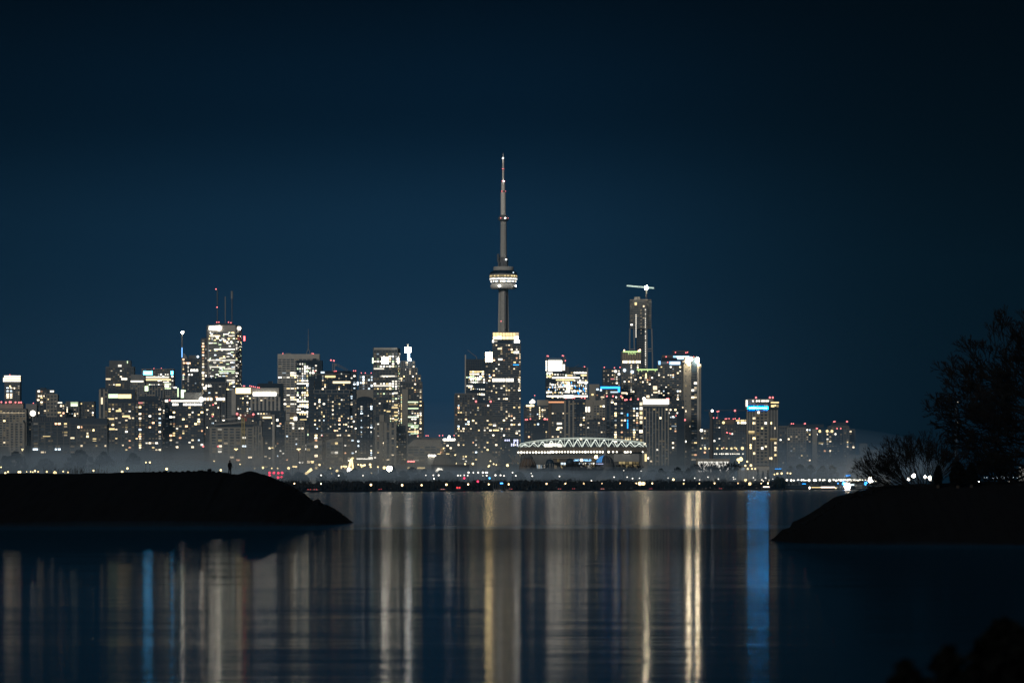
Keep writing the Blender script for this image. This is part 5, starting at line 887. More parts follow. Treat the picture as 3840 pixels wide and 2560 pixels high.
# ================================================================ lamps
def lamp_proto(name, h, r, mat, arm=0):
    r0 = empty(name, (0, 0, -500)); q = MB(); q.bar((0, 0, GROUND), (0, 0, h), .16, .10, 5); q.V = [(v[0], v[1], v[2]-GROUND) for v in q.V]
    p = q.build('pole', wall['black'], r0); q = MB(); q.ball((0, 0, h-GROUND), r, 10, 7); hd = q.build('lamp_head', mat, r0, smooth=True); return r0, p, hd
def lamps(pts_, name, label, group, r, mat, dD=60, cat='street lamp', seed=0):
    rng = random.Random(seed); protos = {}
    for i, it in enumerate(pts_):
        x, y = it[:2]; rr = (it[2] if len(it) > 2 else 1)*r*rng.uniform(.85, 1.15); D = it[3] if len(it) > 3 else shore(x)+dD+rng.uniform(-12, 12)
        z = P(x, y, D)[2]; r0 = empty(name, (P(x, y, D)[0], D, GROUND)); tag(r0, label, cat, group)
        key = round(z, 1)
        q = MB(); q.bar((0, 0, 0), (0, 0, z-GROUND), .14, .09, 4); q.build('pole', wall['black'], r0)
        if 'h' not in protos: hm = MB(); hm.ball((0, 0, 0), 1, 10, 7); hd = hm.build('lamp_head', mat, None, smooth=True); protos['h'] = hd
        else: hd = bpy.data.objects.new('lamp_head', protos['h'].data); C.objects.link(hd)
        hd.parent = r0; hd.scale = (rr, rr, rr); hd.location = (0, 0, z-GROUND)
AMB = emit('amber_street_light', (1, .70, .34), 9, True)
lamps([(1104, 1812, .7), (1204, 1813, .7), (1391, 1817, 1.1), (1508, 1818), (1581, 1818, .9), (1674, 1816), (1756, 1815), (1832, 1815), (1908, 1815), (2050, 1813), (2120, 1812), (2189, 1812), (2257, 1812), (2325, 1811), (2386, 1811, .8), (2446, 1811), (2564, 1812), (2622, 1812), (2680, 1811), (2768, 1811), (2855, 1811), (2880, 1811)], 'street_lamp', 'amber street lamp in the regular row between the trees of the far shore', 'amber shore lamps', .68, AMB)
lamps([(2400, 1812, 1.5), (2413, 1812, 1.5), (2812, 1813, 1.5), (2796, 1800, 1.2), (2525, 1797, 1)], 'street_lamp', 'bigger white lamp among the amber shore lamps', 'big white shore lamps', 1.2, G('yellow', 9), 70)
lamps([(20, 1773), (30, 1768.5), (70, 1769), (76, 1769), (131, 1765), (143, 1768, .7), (123, 1769, .6), (175, 1768), (206, 1771.5, 1.7), (237, 1767, .8), (255, 1770), (4, 1751, .7), (458, 1769, 1.5), (478, 1755.5, 1.2), (625, 1757.5, 1.6), (547, 1733, .8), (562, 1733, 1), (828, 1762, 1.2), (350, 1764), (100, 1768, .5), (115, 1768, .6)], 'street_lamp', 'warm lamp just above the black breakwater ridge on the left', 'lamps above the breakwater', .65, G('yellow', 8), 120, seed=2)
lamps([(1270, 1782), (1204, 1781), (1361, 1782, .7), (1597, 1781, .8), (1625, 1781), (1645, 1781), (1627, 1794, 1), (1717, 1782), (1727, 1782, .8), (1741, 1781, .9), (1754, 1782, .9), (1811, 1783, .7), (1825, 1782, 1.2), (1858, 1781, 1.2), (1877, 1781, 1.1), (1890, 1783, .9), (1934, 1783, 1.1), (1922, 1771, 1), (1757, 1771, 1.3), (1775, 1771, 1.2), (1793, 1771, 1.1), (1811, 1771, 1.4), (1822, 1771, 1.2), (1827, 1771, 1.2), (1996, 1784), (1992, 1774, .6), (2098, 1785), (2218, 1802, 1.2), (2303, 1788, .9), (2352, 1788, .8), (2372, 1793, 1), (2398, 1792, .8), (2505, 1791, .8), (2565, 1799), (2605, 1792, 1.1), (2624, 1798, .8), (2655, 1788, 1.1), (2694, 1795, 1.1), (2722, 1799, .6), (2750, 1789), (2752, 1796, .8), (2758, 1795, .8), (2825, 1790, 1.3), (2832, 1798, .8), (2857, 1798, 1.2), (2871, 1791, 1.3), (2883, 1800, 1.1), (2898, 1795, .8), (2912, 1800, .8), (2862, 1803), (2404, 1765, .6), (2339, 1763, .6)], 'park_lamp', 'small white park lamp in the fog behind the shore trees', 'white park lamps', .6, G('white', 7), 90, seed=3)
lamps([(2904, 1778), (2915, 1775, 1.2), (2931, 1774, 1.4), (2953, 1773, .8), (2964, 1774, .9), (2804, 1757), (2820, 1757), (2832, 1757), (2795, 1745), (2816, 1744, 1.3), (2768, 1723, 1.8), (2778, 1721, 2.3), (2771, 1733, .8), (2802, 1730, 1)], 'park_lamp', 'white lamp around the foot of the blue-signed hotel', 'lamps at the hotel foot', .95, G('yellow', 6), 0, seed=4)
rng = random.Random(12)
lamps([(x, 1799.5+rng.uniform(-1.5, 1.5), s) for x, s in ((2951, 1.4), (2967, 1.4), (2977, 1), (2991, .8), (2995, .6), (3006, 1.1), (3013, 1.2), (3019, .8), (3026, .8), (3034, 1.9), (3053, 1.4), (3059, 1.5), (3074, 1.3), (3086, 1.4), (3092, 1.2), (3111, 1.7), (3126, 1.5), (3136, 1.5), (3146, 1.2), (3154, 1.7), (3163, 1.2), (3170, 1.4), (3176, 1.5), (3181, 1.7), (3186, 2), (3192, 1.6), (3198, 1.5), (3204, 1.7), (3209, 1.4), (3217, 1.3), (3224, 1.2), (3234, 1.5), (3246, 1.3), (3254, 1.1), (3284, 2))], 'marina_lamp', 'white lamp in the dense marina row at the right', 'marina lamps', .8, G('white', 9), 90, seed=5)
lamps([(3262, 1793, 2.6), (3265, 1803, 3.4), (3259, 1802, 1.6), (3426, 1783, 3), (3469, 1787, 2.2), (3486, 1789, 2.8), (3489, 1796, 2), (3407, 1797, 1.8), (3407, 1790, 1), (3672, 1802, 1.6), (3505, 1793, 1.2)], 'floodlight_mast', 'blinding white floodlight shining through the bare shrub at the right', 'floodlights behind the shrub', .8, G('white', 22), 110, 'floodlight', seed=6)
lamps([(3178, 1822, 3.4)], 'floodlight_mast', 'blinding pinkish quay floodlight low over the water at the right', 'quay floodlight', 1.0, emit('peach_floodlight', (1, .80, .62), 60, True), 16, 'floodlight')
lamps([(3740, 1789), (3758, 1789, 1.3), (3768, 1789, 1.4), (3778, 1789, 1.3), (3725, 1791, .8), (3700, 1791, .8), (3690, 1790, .7), (3800, 1790, .8), (3815, 1790, .8), (3830, 1791, .8)], 'quay_lamp', 'cool white lamp of the distant row behind the big bare tree', 'lamps behind the big tree', 1.3, G('cool', 3), 90, seed=7)
lamps([(x, 1681, 1.1, 6150) for x in (2628, 2645, 2660, 2690, 2707, 2725, 2743, 2761)]+[(2784, 1680, 1.8, 6150)], 'mast_lamp', 'tall-masted warm lamp of the upper row between smokestack and hotel', 'upper lamp row', 1.1, G('yellow', 5), 0, seed=8)
lamps([(x, 1701, .9, 6100) for x in (2680, 2687, 2699, 2706, 2712, 2721, 2726, 2731, 2740, 2748, 2756, 2764, 2771, 2786)], 'bridge_lamp', 'small white lamp of the lower close-set row left of the hotel', 'lower lamp row', 1.0, G('white', 5), 0, seed=9)
lamps([(1019, 1755, .8), (986, 1753, 1.3), (1082, 1755, 1.4), (1264, 1765, 1.6), (1281, 1749, 1.1), (1290, 1748, 1.1), (1298, 1749, .9), (1198, 1742, 1), (1149, 1774, 1.7), (1441, 1753, 1.7), (1392, 1775, 1.1), (1417, 1750, 1), (1388, 1741, 1.2), (1390, 1750, 1), (1343, 1741, .9), (1353, 1743, 1), (1362, 1745, 1.3), (1368, 1743, 1.1), (1356, 1750, .8), (1744, 1739, 1), (1773, 1738, 1.5), (1835, 1745, .9), (1903, 1744, 1.7), (1839, 1728, .8), (1851, 1739, .8), (1861, 1742, .8), (1832, 1748, 1.1), (1707, 1705, .8), (1280, 1755, .7), (1239, 1755, .7), (1244, 1775, .6), (1205, 1776, .6), (900, 1740, .8), (803, 1728, .6)], 'square_lamp', 'warm lamp scattered among the low halls before the towers', 'lamps among the halls', .85, G('yellow', 7), 900, seed=10)
lamps([(1460, 1757, 3.2), (1465, 1754, 2)], 'floodlight_mast', 'very bright white floodlight left of the brown-windowed hall', 'hall floodlights', .8, G('white', 24), 900, 'floodlight')
r0 = empty('light_post', P(1418, 0, 5200)[:2]+(GROUND,)); tag(r0, 'thin white glowing post left of the bright hall floodlight', 'lamp'); m = MB(); m.box(P(1416.5, 0, 5200)[0], P(1419.5, 0, 5200)[0], 5199, 5200, GROUND, P(0, 1749, 5200)[2]); child(r0, 'lamp_head', m, L('cool', 2))
for i, (xa, ya, xb, yb, c, s, rr_, lb) in enumerate(((1150, 1773, 1169, 1758, 'yellow', 9, 1.5, 'slanting row of amber flood lamps right of the red signals'), (1097, 1749, 1114, 1749, 'yellow', 5, .9, 'short level yellow strip lamp above the red signals'), (985, 1748, 1003, 1750, 'yellow', 1, .4, 'faint yellow canopy strip left of the red signals'))):
    D = 5000; r0 = empty('strip_lamp', P(xa, 0, D)[:2]+(GROUND,)); tag(r0, lb, 'lamp'); m = MB(); m.bar(P(xa, ya, D), P(xb, yb, D), rr_*.8, rr_, 8); child(r0, 'lamp_head', m, G(c, s)); m = MB(); a = P(xa, ya, D); q = P(xb, yb, D); m.bar((a[0], D, GROUND), (a[0], D, a[2]-.5), .2); m.bar((q[0], D, GROUND), (q[0], D, q[2]-.5), .2); child(r0, 'pole', m, wall['black'])
# red signals, blue lights
RS = emit('red_signal_light', (1, .04, .10), 4, True)
def point_thing(name, label, cat, x, y, r, mat, D, group=None, n=1, dx=4, box=None):
    r0 = empty(name, P(x, 0, D)[:2]+(GROUND,)); tag(r0, label, cat, group); k = D/FPX; c = P(x, y, D)
    m = MB(); m.bar((c[0], D+.6, GROUND), (c[0], D+.6, c[2]), .12); child(r0, 'pole', m, wall['black'])
    m = MB(); m.box(c[0]-r*1.2, c[0]+r*1.2+(n-1)*dx*k, D, D+.5, c[2]-r*1.3, c[2]+r*1.3); child(r0, 'housing', m, wall['black'])
    for i in range(n): m = MB(); m.ball((c[0]+i*dx*k, D-.3, c[2]), r, 10, 7); child(r0, 'signal_light', m, mat, True)
    return r0
for i, (x, y, lb) in enumerate(((1011, 1772, 'upper'), (1027, 1772, ''), (1044, 1773, ''), (1058, 1772, ''), (1011, 1781, ''), (1043, 1789, ''), (1057, 1788, ''))):
    point_thing('red_signal', 'red rail signal in the cluster behind the end of the breakwater', 'signal', x, y, 1.15, RS, 4300+i*15, 'red signals behind the breakwater')
for x, y, r_, lb in ((1741, 1792, .8, 'small red signal above the amber lamps left of centre'), (1792, 1804, .9, 'small red signal between two amber lamps near the centre')): point_thing('red_signal', lb, 'signal', x, y, r_, RS, shore(x)+50)
BB = emit('blue_lamp_light', (.05, .36, 1), 9, True)
for x, y, r_, lb in ((1836, 1792, .7, 'tiny blue lamp above the shore near the centre'), (3163, 1811, 2.1, 'round blue lamp left of the blinding quay floodlight'), (3246, 1811, 2.2, 'round blue lamp at the right end of the marina row'), (3142, 1811, 1.0, 'small blue lamp in the middle of the marina'), (2840, 1757, .0, '')):
    if r_: point_thing('blue_lamp', lb, 'lamp', x, y, r_, BB, shore(x)+70)
def strip_thing(name, label, cat, x0, x1, y0, y1, mat, D, body='black'):
    r0 = empty(name, P((x0+x1)/2, 0, D)[:2]+(GROUND,)); tag(r0, label, cat); m = MB(); a = P(x0, y0, D); q = P(x1, y1, D)
    m.box(a[0]-.3, q[0]+.3, D, D+1, GROUND, a[2]+.3); child(r0, 'housing', m, wall[body]); m = MB(); m.box(a[0], q[0], D-.4, D-.05, q[2], a[2]); child(r0, 'lit_panel', m, mat); return r0
strip_thing('sign', 'blue and yellow lit sign among the masts near the centre shore', 'sign', 1876, 1886, 1809.5, 1812.5, emit('blue_lamp_light', (.05, .36, 1), 9, True), shore(1880)+60); strip_thing('sign', 'blue ragged sign high over the marina at the right', 'sign', 3172, 3189, 1780, 1785, emit('azure_band_light', (.03, .33, 1), 3.2, True), shore(3180)+150); strip_thing('sign', 'oblong blue-white sign right of the quay floodlight', 'sign', 3190, 3203, 1815, 1819, G('cool', 6), shore(3197)+60); strip_thing('sign', 'small blue sign over the dark jetty', 'sign', 3008, 3022, 1812, 1814.5, emit('blue_window_light', COL['blue'], 3), shore(3015)+60); strip_thing('sign', 'faint blue lit strip right of the hotel foot', 'sign', 2906, 2930, 1756, 1758, emit('blue_window_light', COL['blue'], 3), 5650)
lowq = lowb('quay_building', 'long low quay building with a pink-white lit band at the marina', 'quay building', 3040, 3132, 1822, shore(3080)+16, 'dark', 'mid', 8)
m = MB(); D = shore(3080)+15.4; a = P(3078, 1824, D); q = P(3130, 1828, D); m.box(a[0], q[0], D, D+.4, q[2], a[2]); child(lowq, 'lit_band', m, emit('pink_white_band_light', (1, .78, .66), 3.5, True)); m = MB(); a = P(3042, 1825.5, D); q = P(3076, 1828, D); m.box(a[0], q[0], D, D+.4, q[2], a[2]); child(lowq, 'lit_band', m, L('yellow', 3)); bead(lowq, 'wall_lamp', P(3035, 1828, D-.5), 1.2, G('white', 10)); bead(lowq, 'wall_lamp', P(3134, 1829, D-.5), .8, G('yellow', 7))
lowb('jetty_house', 'dark low shed and jetty between tree clump and quay building', 'shed', 2948, 3034, 1821, shore(2990)+20, 'black', 'dark', 12)
strip_thing('shop_front', 'pink-white lit low shopfront at the shore under the hotel', 'kiosk', 2862, 2885, 1823, 1826.5, emit('pink_white_band_light', (1, .78, .66), 3.5, True), shore(2870)+30)
r0 = lowb('white_tower_block', 'pale small tower block at the right edge behind the big bare tree', 'tower', 3823, 3850, 1750, 7200, 'white', None, 12)
strip_thing('ship_light', 'white bar light low behind the big bare tree', 'lamp', 3783, 3796, 1803, 1806, G('white', 7), shore(3790)+60)
# ghost mast with two lamps behind the tree
r0 = empty('radio_mast', P(3586, 0, 6900)[:2]+(GROUND,)); tag(r0, 'pale slender mast with two white lamps behind the big bare tree', 'mast'); m = MB(); c = P(3586, 1508, 6900); m.bar((c[0], 6900, GROUND), (c[0], 6900, c[2]), 3.2, 2.2, 10); child(r0, 'mast', m, wall['dark']); bead(r0, 'beacon_light', P(3591, 1508, 6893), 1.0, L('white', 3)); bead(r0, 'beacon_light', P(3591, 1583, 6893), .8, L('white', 3))
# ================================================================ small bare trees on the far shore
BARK = diff('dark_bark', (.018, .016, .014), .95, .3, 2)
def grow(m, p, d, ln, r, depth, rng, spread=.6, kids=3, up=.12, rmin=.05, taper=.72, segs=2, lenk=.74, side=3):
    q = Vector(p); d = Vector(d).normalized()
    for s_ in range(segs):
        d2 = (d+Vector((rng.uniform(-1, 1), rng.uniform(-1, 1), rng.uniform(-1, 1)))*.16+Vector((0, 0, up*.5))).normalized(); e = q+d2*ln/segs; r2 = max(rmin*.6, r*(1-(1-taper)*(s_+1)/segs)); m.bar(q, e, max(rmin*.6, r*(1-(1-taper)*s_/segs)), r2, side, cap=False); q = e; d = d2
    if depth <= 0: return
    k = kids+(rng.random() < .4)
    for i in range(k):
        ax = Vector((rng.uniform(-1, 1), rng.uniform(-1, 1), rng.uniform(-1, 1))); sd = (ax-ax.project(d)).normalized(); a = spread*rng.uniform(.5, 1.35) if i else spread*.25
        nd = (d*math.cos(a)+sd*math.sin(a)+Vector((0, 0, up))).normalized(); grow(m, q, nd, ln*lenk*rng.uniform(.75, 1.15), max(rmin, r*taper*rng.uniform(.62, .8)), depth-1, rng, spread, kids, up, rmin, taper, segs, lenk, side)
protos = []
for v in range(4):
    rng = random.Random(v+40); m = MB(); m.bar((0, 0, -.05), (0, 0, 2.6), .34, .25, 6); m2 = MB()
    for i in range(4): grow(m2, (0, 0, 2.2+i*.3), (math.cos(i*1.6+v), math.sin(i*1.6+v), 1.3), 2.3, .17, 3, rng, .6, 3, .1, .07)
    protos.append((m.build('trunk', BARK).data, m2.build('crown', BARK).data))
for o in [o for o in C.objects if o.name.startswith(('trunk', 'crown')) and o.parent is None]: bpy.data.objects.remove(o)
rng = random.Random(77)
def shore_tree(x, D, h, v, label='bare tree in the dark row along the far shore', group='bare trees along the far shore'):
    r0 = empty('bare_tree', P(x, 0, D)[:2]+(GROUND,), rng.uniform(0, 6)); tag(r0, label, 'tree', group); s_ = h/8.0; r0.scale = (s_*1.25, s_*1.25, s_)
    for nm, me in zip(('trunk', 'crown'), protos[v]): o = bpy.data.objects.new(nm, me); C.objects.link(o); o.parent = r0
x = 1075
while x < 2945:
    D = shore(x)+rng.uniform(35, 95); shore_tree(x, D, (25+rng.uniform(0, 12))*D/FPX, rng.randrange(4)); x += rng.uniform(9, 17)
for x in range(2960, 3300, 13): D = shore(x)+60+rng.uniform(-20, 40); shore_tree(x+rng.uniform(-4, 4), D, (22+rng.uniform(0, 8))*D/FPX, rng.randrange(4), 'bare tree before the marina lamps at the right', 'bare trees at the marina')
for x, y in ((2625, 1738), (2640, 1746), (2655, 1740), (2690, 1738), (2704, 1742), (2718, 1738), (2730, 1748), (2160, 1745), (2172, 1738), (2186, 1742), (2200, 1736), (2214, 1742), (2110, 1745), (2340, 1745), (2360, 1750), (2378, 1746), (2325, 1748), (2010, 1748), (2028, 1745)): D = 5120 if x < 2500 else 5320; shore_tree(x, D, (1834-y)*D/FPX, rng.randrange(4), 'bare tree silhouetted against the lit windows behind it', 'bare trees before lit windows')
# far wood reading as one dark mass behind the row
m = MB(); rng = random.Random(5); x = 900.0
while x < 2950:
    D = shore(x)+rng.uniform(110, 190); h = (1834-1806+rng.uniform(-6, 5)+4*math.sin(x*.02))*D/FPX; X = P(x, 0, D)[0]
    for j in range(7):
        z = GROUND+h*rng.random()**.7*.95; w = rng.uniform(1.2, 2.6); m.ball((X+rng.uniform(-2.5, 2.5), D+rng.uniform(-3, 3), min(z, GROUND+h-w*.5)), w*.6, 5, 4, sz=rng.uniform(.7, 1.2))
    x += 3.4
o = m.build('undergrowth', diff('dark_undergrowth', (.014, .015, .013), .95)); tag(o, 'dark undergrowth behind the tree row of the far shore', 'undergrowth', kind='stuff')
# dark leafy tree masses in the park, each a tree of leaf clumps
LEAF = diff('dusk_foliage', (.022, .026, .018), .95, .4, 1)
def leafy(x, ytop, wpx, D, label, group, cone=False, seed=1, dens=260, base=None, name=None, mat=None, ragged=0):
    rg_ = random.Random(seed); k = D/FPX; r0 = empty(name or ('conifer' if cone else 'park_tree'), P(x, 0, D)[:2]+(GROUND if base is None else base,)); tag(r0, label, 'tree', group); X = r0.location.x; g0 = r0.location.z; zt = P(0, ytop, D)[2]; h = zt-g0; w = wpx*k/2
    m = MB(); m.bar((X, D, g0-.1), (X, D, g0+h*.6), h*.03+.1, h*.015, 6); child(r0, 'trunk', m, BARK); m = MB()
    for i in range(dens):
        u = rg_.random(); z = g0+h*(.12+.88*u); rad = w*((1-u)*1.05+.04 if cone else math.sin(math.pi*min(1, .12+.88*u)**.8)**.6)*rg_.uniform(1-ragged, 1+ragged); a = rg_.uniform(0, 6.283); q = rad*math.sqrt(rg_.random()); s_ = w*rg_.uniform(.10, .22); c = Vector((X+math.cos(a)*q, D+math.sin(a)*q, min(z, zt-s_*.3)))
        u1 = Vector((rg_.uniform(-1, 1), rg_.uniform(-1, 1), rg_.uniform(-1, 1))).normalized()*s_; u2 = u1.orthogonal().normalized()*s_*.8
        m.V += [tuple(c+u1), tuple(c+u2), tuple(c-u1), tuple(c-u2)]; n0 = len(m.V)-4; m.F.append((n0, n0+1, n0+2, n0+3)); m.mi.append(0)
    child(r0, 'crown', m, mat or LEAF)
rng = random.Random(9)
for x in list(range(1080, 2900, 62)): leafy(x+rng.uniform(-20, 20), rng.uniform(1762, 1780), rng.uniform(50, 85), shore(x)+rng.uniform(460, 640), 'dark leafy tree rising out of the fog bank before the towers', 'park trees in the fog', False, x)
for x, w in ((60, 110), (170, 120), (300, 130), (390, 100), (20, 80), (500, 90)): leafy(x, rng.uniform(1688, 1722), w, 5300+rng.uniform(0, 200), 'dark leafy tree in front of the apartment blocks at the far left', 'park trees at the far left', False, x+3)
for x, y, w in ((1545, 1752, 70), (1470, 1745, 50), (1240, 1752, 60), (1590, 1758, 60), (1330, 1756, 60), (2480, 1758, 60), (2540, 1752, 60), (2580, 1760, 60)): leafy(x, y, w, 5150+rng.uniform(0, 100), 'taller dark leafy tree before the exhibition halls', 'park trees before the halls', False, x+5)
for x, y in ((2842, 1757), (2861, 1765), (2880, 1762)): leafy(x, y, 26, 5420, 'pointed dark conifer in front of the pale hall', 'conifers before the pale hall', True, x)
for x, y, w in ((2965, 1748, 50), (3000, 1741, 70), (3040, 1744, 60), (3085, 1747, 60), (3120, 1745, 60)): leafy(x, y, w, 5950, 'dark leafy tree below the hazy blocks right of the hotel', 'trees right of the hotel', False, x)
leafy(2915, 1786, 34, shore(2915)+40, 'broad dark evergreen clump at the shore under the hotel, left half', 'shore evergreens', False, 5, 500); leafy(2932, 1790, 34, shore(2935)+40, 'broad dark evergreen clump at the shore under the hotel, right half', 'shore evergreens', False, 6, 500)
# sailing boats laid up near the centre
for i, x in enumerate((1850, 1858, 1867, 1872, 1893, 1899)):
    D = shore(x)+8-22; r0 = empty('sailing_boat', P(x, 0, D)[:2]+(0,)); tag(r0, 'moored sailing boat with a bare mast near the blue and yellow sign', 'boat', 'moored sailing boats'); X = r0.location.x; m = MB(); hb = .9
    sec = [(-4, .05, .8), (-2.5, 1.0, .75), (0, 1.3, .7), (2.5, 1.1, .7), (4, .7, .75)]
    for px_, w_, h_ in sec: m.V += [(X+px_, D-w_, h_), (X+px_, D-w_*.3, -.3), (X+px_, D+w_*.3, -.3), (X+px_, D+w_, h_)]
    for a in range(4):
        for q in range(3): m.F.append((a*4+q, a*4+4+q, a*4+5+q, a*4+1+q)); m.mi.append(0)
        m.F.append((a*4, a*4+3, a*4+7, a*4+4)); m.mi.append(0)
    child(r0, 'hull', m, wall['grey']); m = MB(); m.bar((X, D, .7), (X, D, (1821-1788-i*2)*D/FPX), .09, .05, 5); m.bar((X, D, 1.9), (X+3.2, D, 1.9), .07); child(r0, 'mast', m, wall['steel']); m = MB(); m.box(X-.8, X+1.6, D-.6, D+.6, .7, 1.2); child(r0, 'cabin', m, wall['white'])
# parked cars on the waterfront road
TL = emit('tail_light', (1, .06, .07), 2.5, True)
def car(x, label, bright=False, col='mid'):
    D = shore(x)+20; r0 = empty('parked_car', P(x, 0, D)[:2]+(GROUND+.012,)); tag(r0, label, 'car', 'cars on the waterfront road'); X = r0.location.x; g0 = r0.location.z
    prof = [(-2.2, .35), (-2.2, .8), (-1.4, .95), (-.8, 1.42), (.8, 1.42), (1.5, .95), (2.2, .85), (2.2, .35)]; m = MB()
    for Y in (D-.85, D+.85): m.V += [(X+a, Y, g0+z) for a, z in prof]
    m.F = [tuple(range(8)), tuple(reversed(range(8, 16)))]+[(i, 8+i, 8+(i+1) % 8, (i+1) % 8) for i in range(8)]; m.mi = [0]*10; child(r0, 'body', m, wall[col])
    for a in (-1.4, 1.4):
        m = MB(); m.bar((X+a, D-.9, g0+.33), (X+a, D-.7, g0+.33), .33, None, 12); m.bar((X+a, D+.9, g0+.33), (X+a, D+.7, g0+.33), .33, None, 12); child(r0, 'wheel', m, wall['black'])
    m = MB(); m.box(X-.75, X+1.0, D-.87, D-.855, g0+.98, g0+1.34); child(r0, 'side_window', m, GLS)
    if bright:
        for a in (-.9, .9): bead(r0, 'tail_light', (X+a*1.1, D-1.2, g0+.9 if not bright == 2 else g0+2.2), .7 if bright == 2 else .2, TL)
for i, x in enumerate((1160, 1183, 1426, 1660, 1915, 2098, 2151, 2259, 2440, 2702)): car(x, 'parked car with small red tail lights under the shore trees', True, ('mid', 'grey', 'dark', 'white')[i % 4])
car(1719, 'vehicle with two glaring red lights under the shore trees left of centre', 2)
# ================================================================ breakwater, headland, foreground bank
from mathutils import noise as MN
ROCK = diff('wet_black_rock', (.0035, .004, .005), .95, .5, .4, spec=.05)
def interp(tb, x):
    if x <= tb[0][0]: return tb[0][1]
    for (a, ya), (c, yc) in zip(tb, tb[1:]):
        if x <= c: return ya+(yc-ya)*(x-a)/(c-a)
    return tb[-1][1]
PIER = [(-900, 1774), (0, 1774), (200, 1774), (400, 1772), (560, 1768.5), (640, 1767), (700, 1767), (760, 1765), (820, 1769), (840, 1769), (852, 1776), (872, 1779.5), (882, 1780), (900, 1773.5), (925, 1768.5), (950, 1771), (985, 1778), (1010, 1786), (1040, 1800), (1060, 1808), (1085, 1825), (1110, 1842), (1130, 1850), (1150, 1867), (1172, 1881), (1195, 1884), (1225, 1897), (1250, 1912), (1270, 1925), (1290, 1938), (1310, 1952), (1326, 1962)]
DP = 600
V = []; F = []; xs_ = [-900+i*12 for i in range(84)]+[108+i*4 for i in range(305)]; ny = 17
for i, px in enumerate(xs_):
    H = P(px, interp(PIER, px), DP)[2]; X = P(px, 0, DP)[0]
    for j in range(ny):
        t_ = j/(ny-1); y = 545+t_*115
        prof = min(1, (t_/.478))**.9 if t_ <= .478 else (1 if t_ < .56 else max(0, 1-(t_-.56)/.4))
        nz = MN.noise(Vector((X*.35, y*.25, 0)))*.25+MN.noise(Vector((X*1.1, y*.8, 3)))*.10
        edge = min(1, max(0, (1326-px)/120)); yy = 600+(y-600)*(.25+.75*edge**.5)
        V.append((X, yy, max(-1.2, (H+.9)*prof-.9+nz*min(1, H*.4+.1)*(.45 if abs(t_-.478) < .06 else 1))))
nx = len(xs_)
for i in range(nx-1):
    for j in range(ny-1): a = i*ny+j; F.append((a, a+ny, a+ny+1, a+1))
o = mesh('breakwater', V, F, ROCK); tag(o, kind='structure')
def boulder(x, y, rpx, D, label, group, seed, flat=.7):
    rg_ = random.Random(seed); k = D/FPX; c = P(x, y, D); r = rpx*k; m = MB(); m.ball((0, 0, 0), 1, 12, 9); V_ = []
    for v in m.V:
        v = Vector(v); f = 1+.28*MN.noise(v*1.6+Vector((seed, 0, 0)))+.08*MN.noise(v*4+Vector((0, seed, 0))); V_.append((c[0]+v.x*r*f*rg_.uniform(.97, 1.03), D+v.y*r*f, c[2]+v.z*r*f*flat))
    m.V = V_; o = m.build('boulder', ROCK, None, (c[0], D, c[2]-r*flat)); tag(o, label, 'boulder', group)
rng = random.Random(31)
for x in (540, 575, 600, 618, 640, 662, 685, 706, 728, 748, 757, 770, 800, 822): boulder(x, interp(PIER, x)+1.5, rng.uniform(5, 10), DP, 'black boulder on the breakwater ridge left of the person', 'boulders on the breakwater ridge', int(x), .55)
boulder(786, 1764, 8.5, DP, 'pointed black boulder standing highest on the breakwater ridge', 'boulders on the breakwater ridge', 786, .95)
boulder(930, 1774, 16, DP, 'wide black hump right behind the person on the breakwater', 'boulders on the breakwater ridge', 930, .42)
boulder(862, 1783, 12, DP, 'low black rock that the person stands on', 'boulders on the breakwater ridge', 862, .45)
boulder(1190, 1882, 14, 598, 'round black boulder halfway down the breakwater end', 'boulders at the breakwater end', 1190, .8)
for x, y, r in ((1100, 1838, 9), (1135, 1856, 10), (1155, 1873, 9), (1222, 1899, 10), (1245, 1912, 9), (1262, 1924, 9), (1280, 1935, 8), (1298, 1947, 7), (1312, 1955, 5), (1330, 1962, 4), (1070, 1818, 8), (1040, 1803, 8)): boulder(x, y, r, 600, 'black boulder on the slope at the breakwater end', 'boulders at the breakwater end', int(x), .7)
HEAD = [(2893, 2040), (2905, 2026), (2925, 2018), (2950, 1998), (2965, 1985), (3003, 1979), (3012, 1960), (3060, 1936), (3110, 1905), (3160, 1868), (3200, 1857), (3240, 1850), (3274, 1841), (3315, 1824), (3412, 1818), (3540, 1812), (3642, 1809), (3840, 1804), (4400, 1795), (5000, 1780)]
DH = 402; V = []; F = []; xs_ = [2893+i*4 for i in range(240)]+[3853+i*25 for i in range(46)]
for i, px in enumerate(xs_):
    H = P(px, interp(HEAD, px), DH)[2]; X = P(px, 0, DH)[0]
    for j in range(ny):
        t_ = j/(ny-1); y = 372+t_*76; prof = min(1, t_/.4)**.9 if t_ <= .4 else (1 if t_ < .6 else max(0, 1-(t_-.6)/.38)); nz = MN.noise(Vector((X*.5, y*.3, 7)))*.22+MN.noise(Vector((X*1.6, y*.9, 3)))*.09
        edge = min(1, max(0, (px-2893)/160)); yy = DH+(y-DH)*(.2+.8*edge**.5); V.append((X, yy, max(-1.2, (H+.9)*prof-.9+nz*min(1, H*.4+.1)*(.4 if abs(t_-.4) < .06 else 1))))
nx = len(xs_)
for i in range(nx-1):
    for j in range(ny-1): a = i*ny+j; F.append((a, a+ny, a+ny+1, a+1))
o = mesh('headland', V, F, ROCK); tag(o, kind='structure')
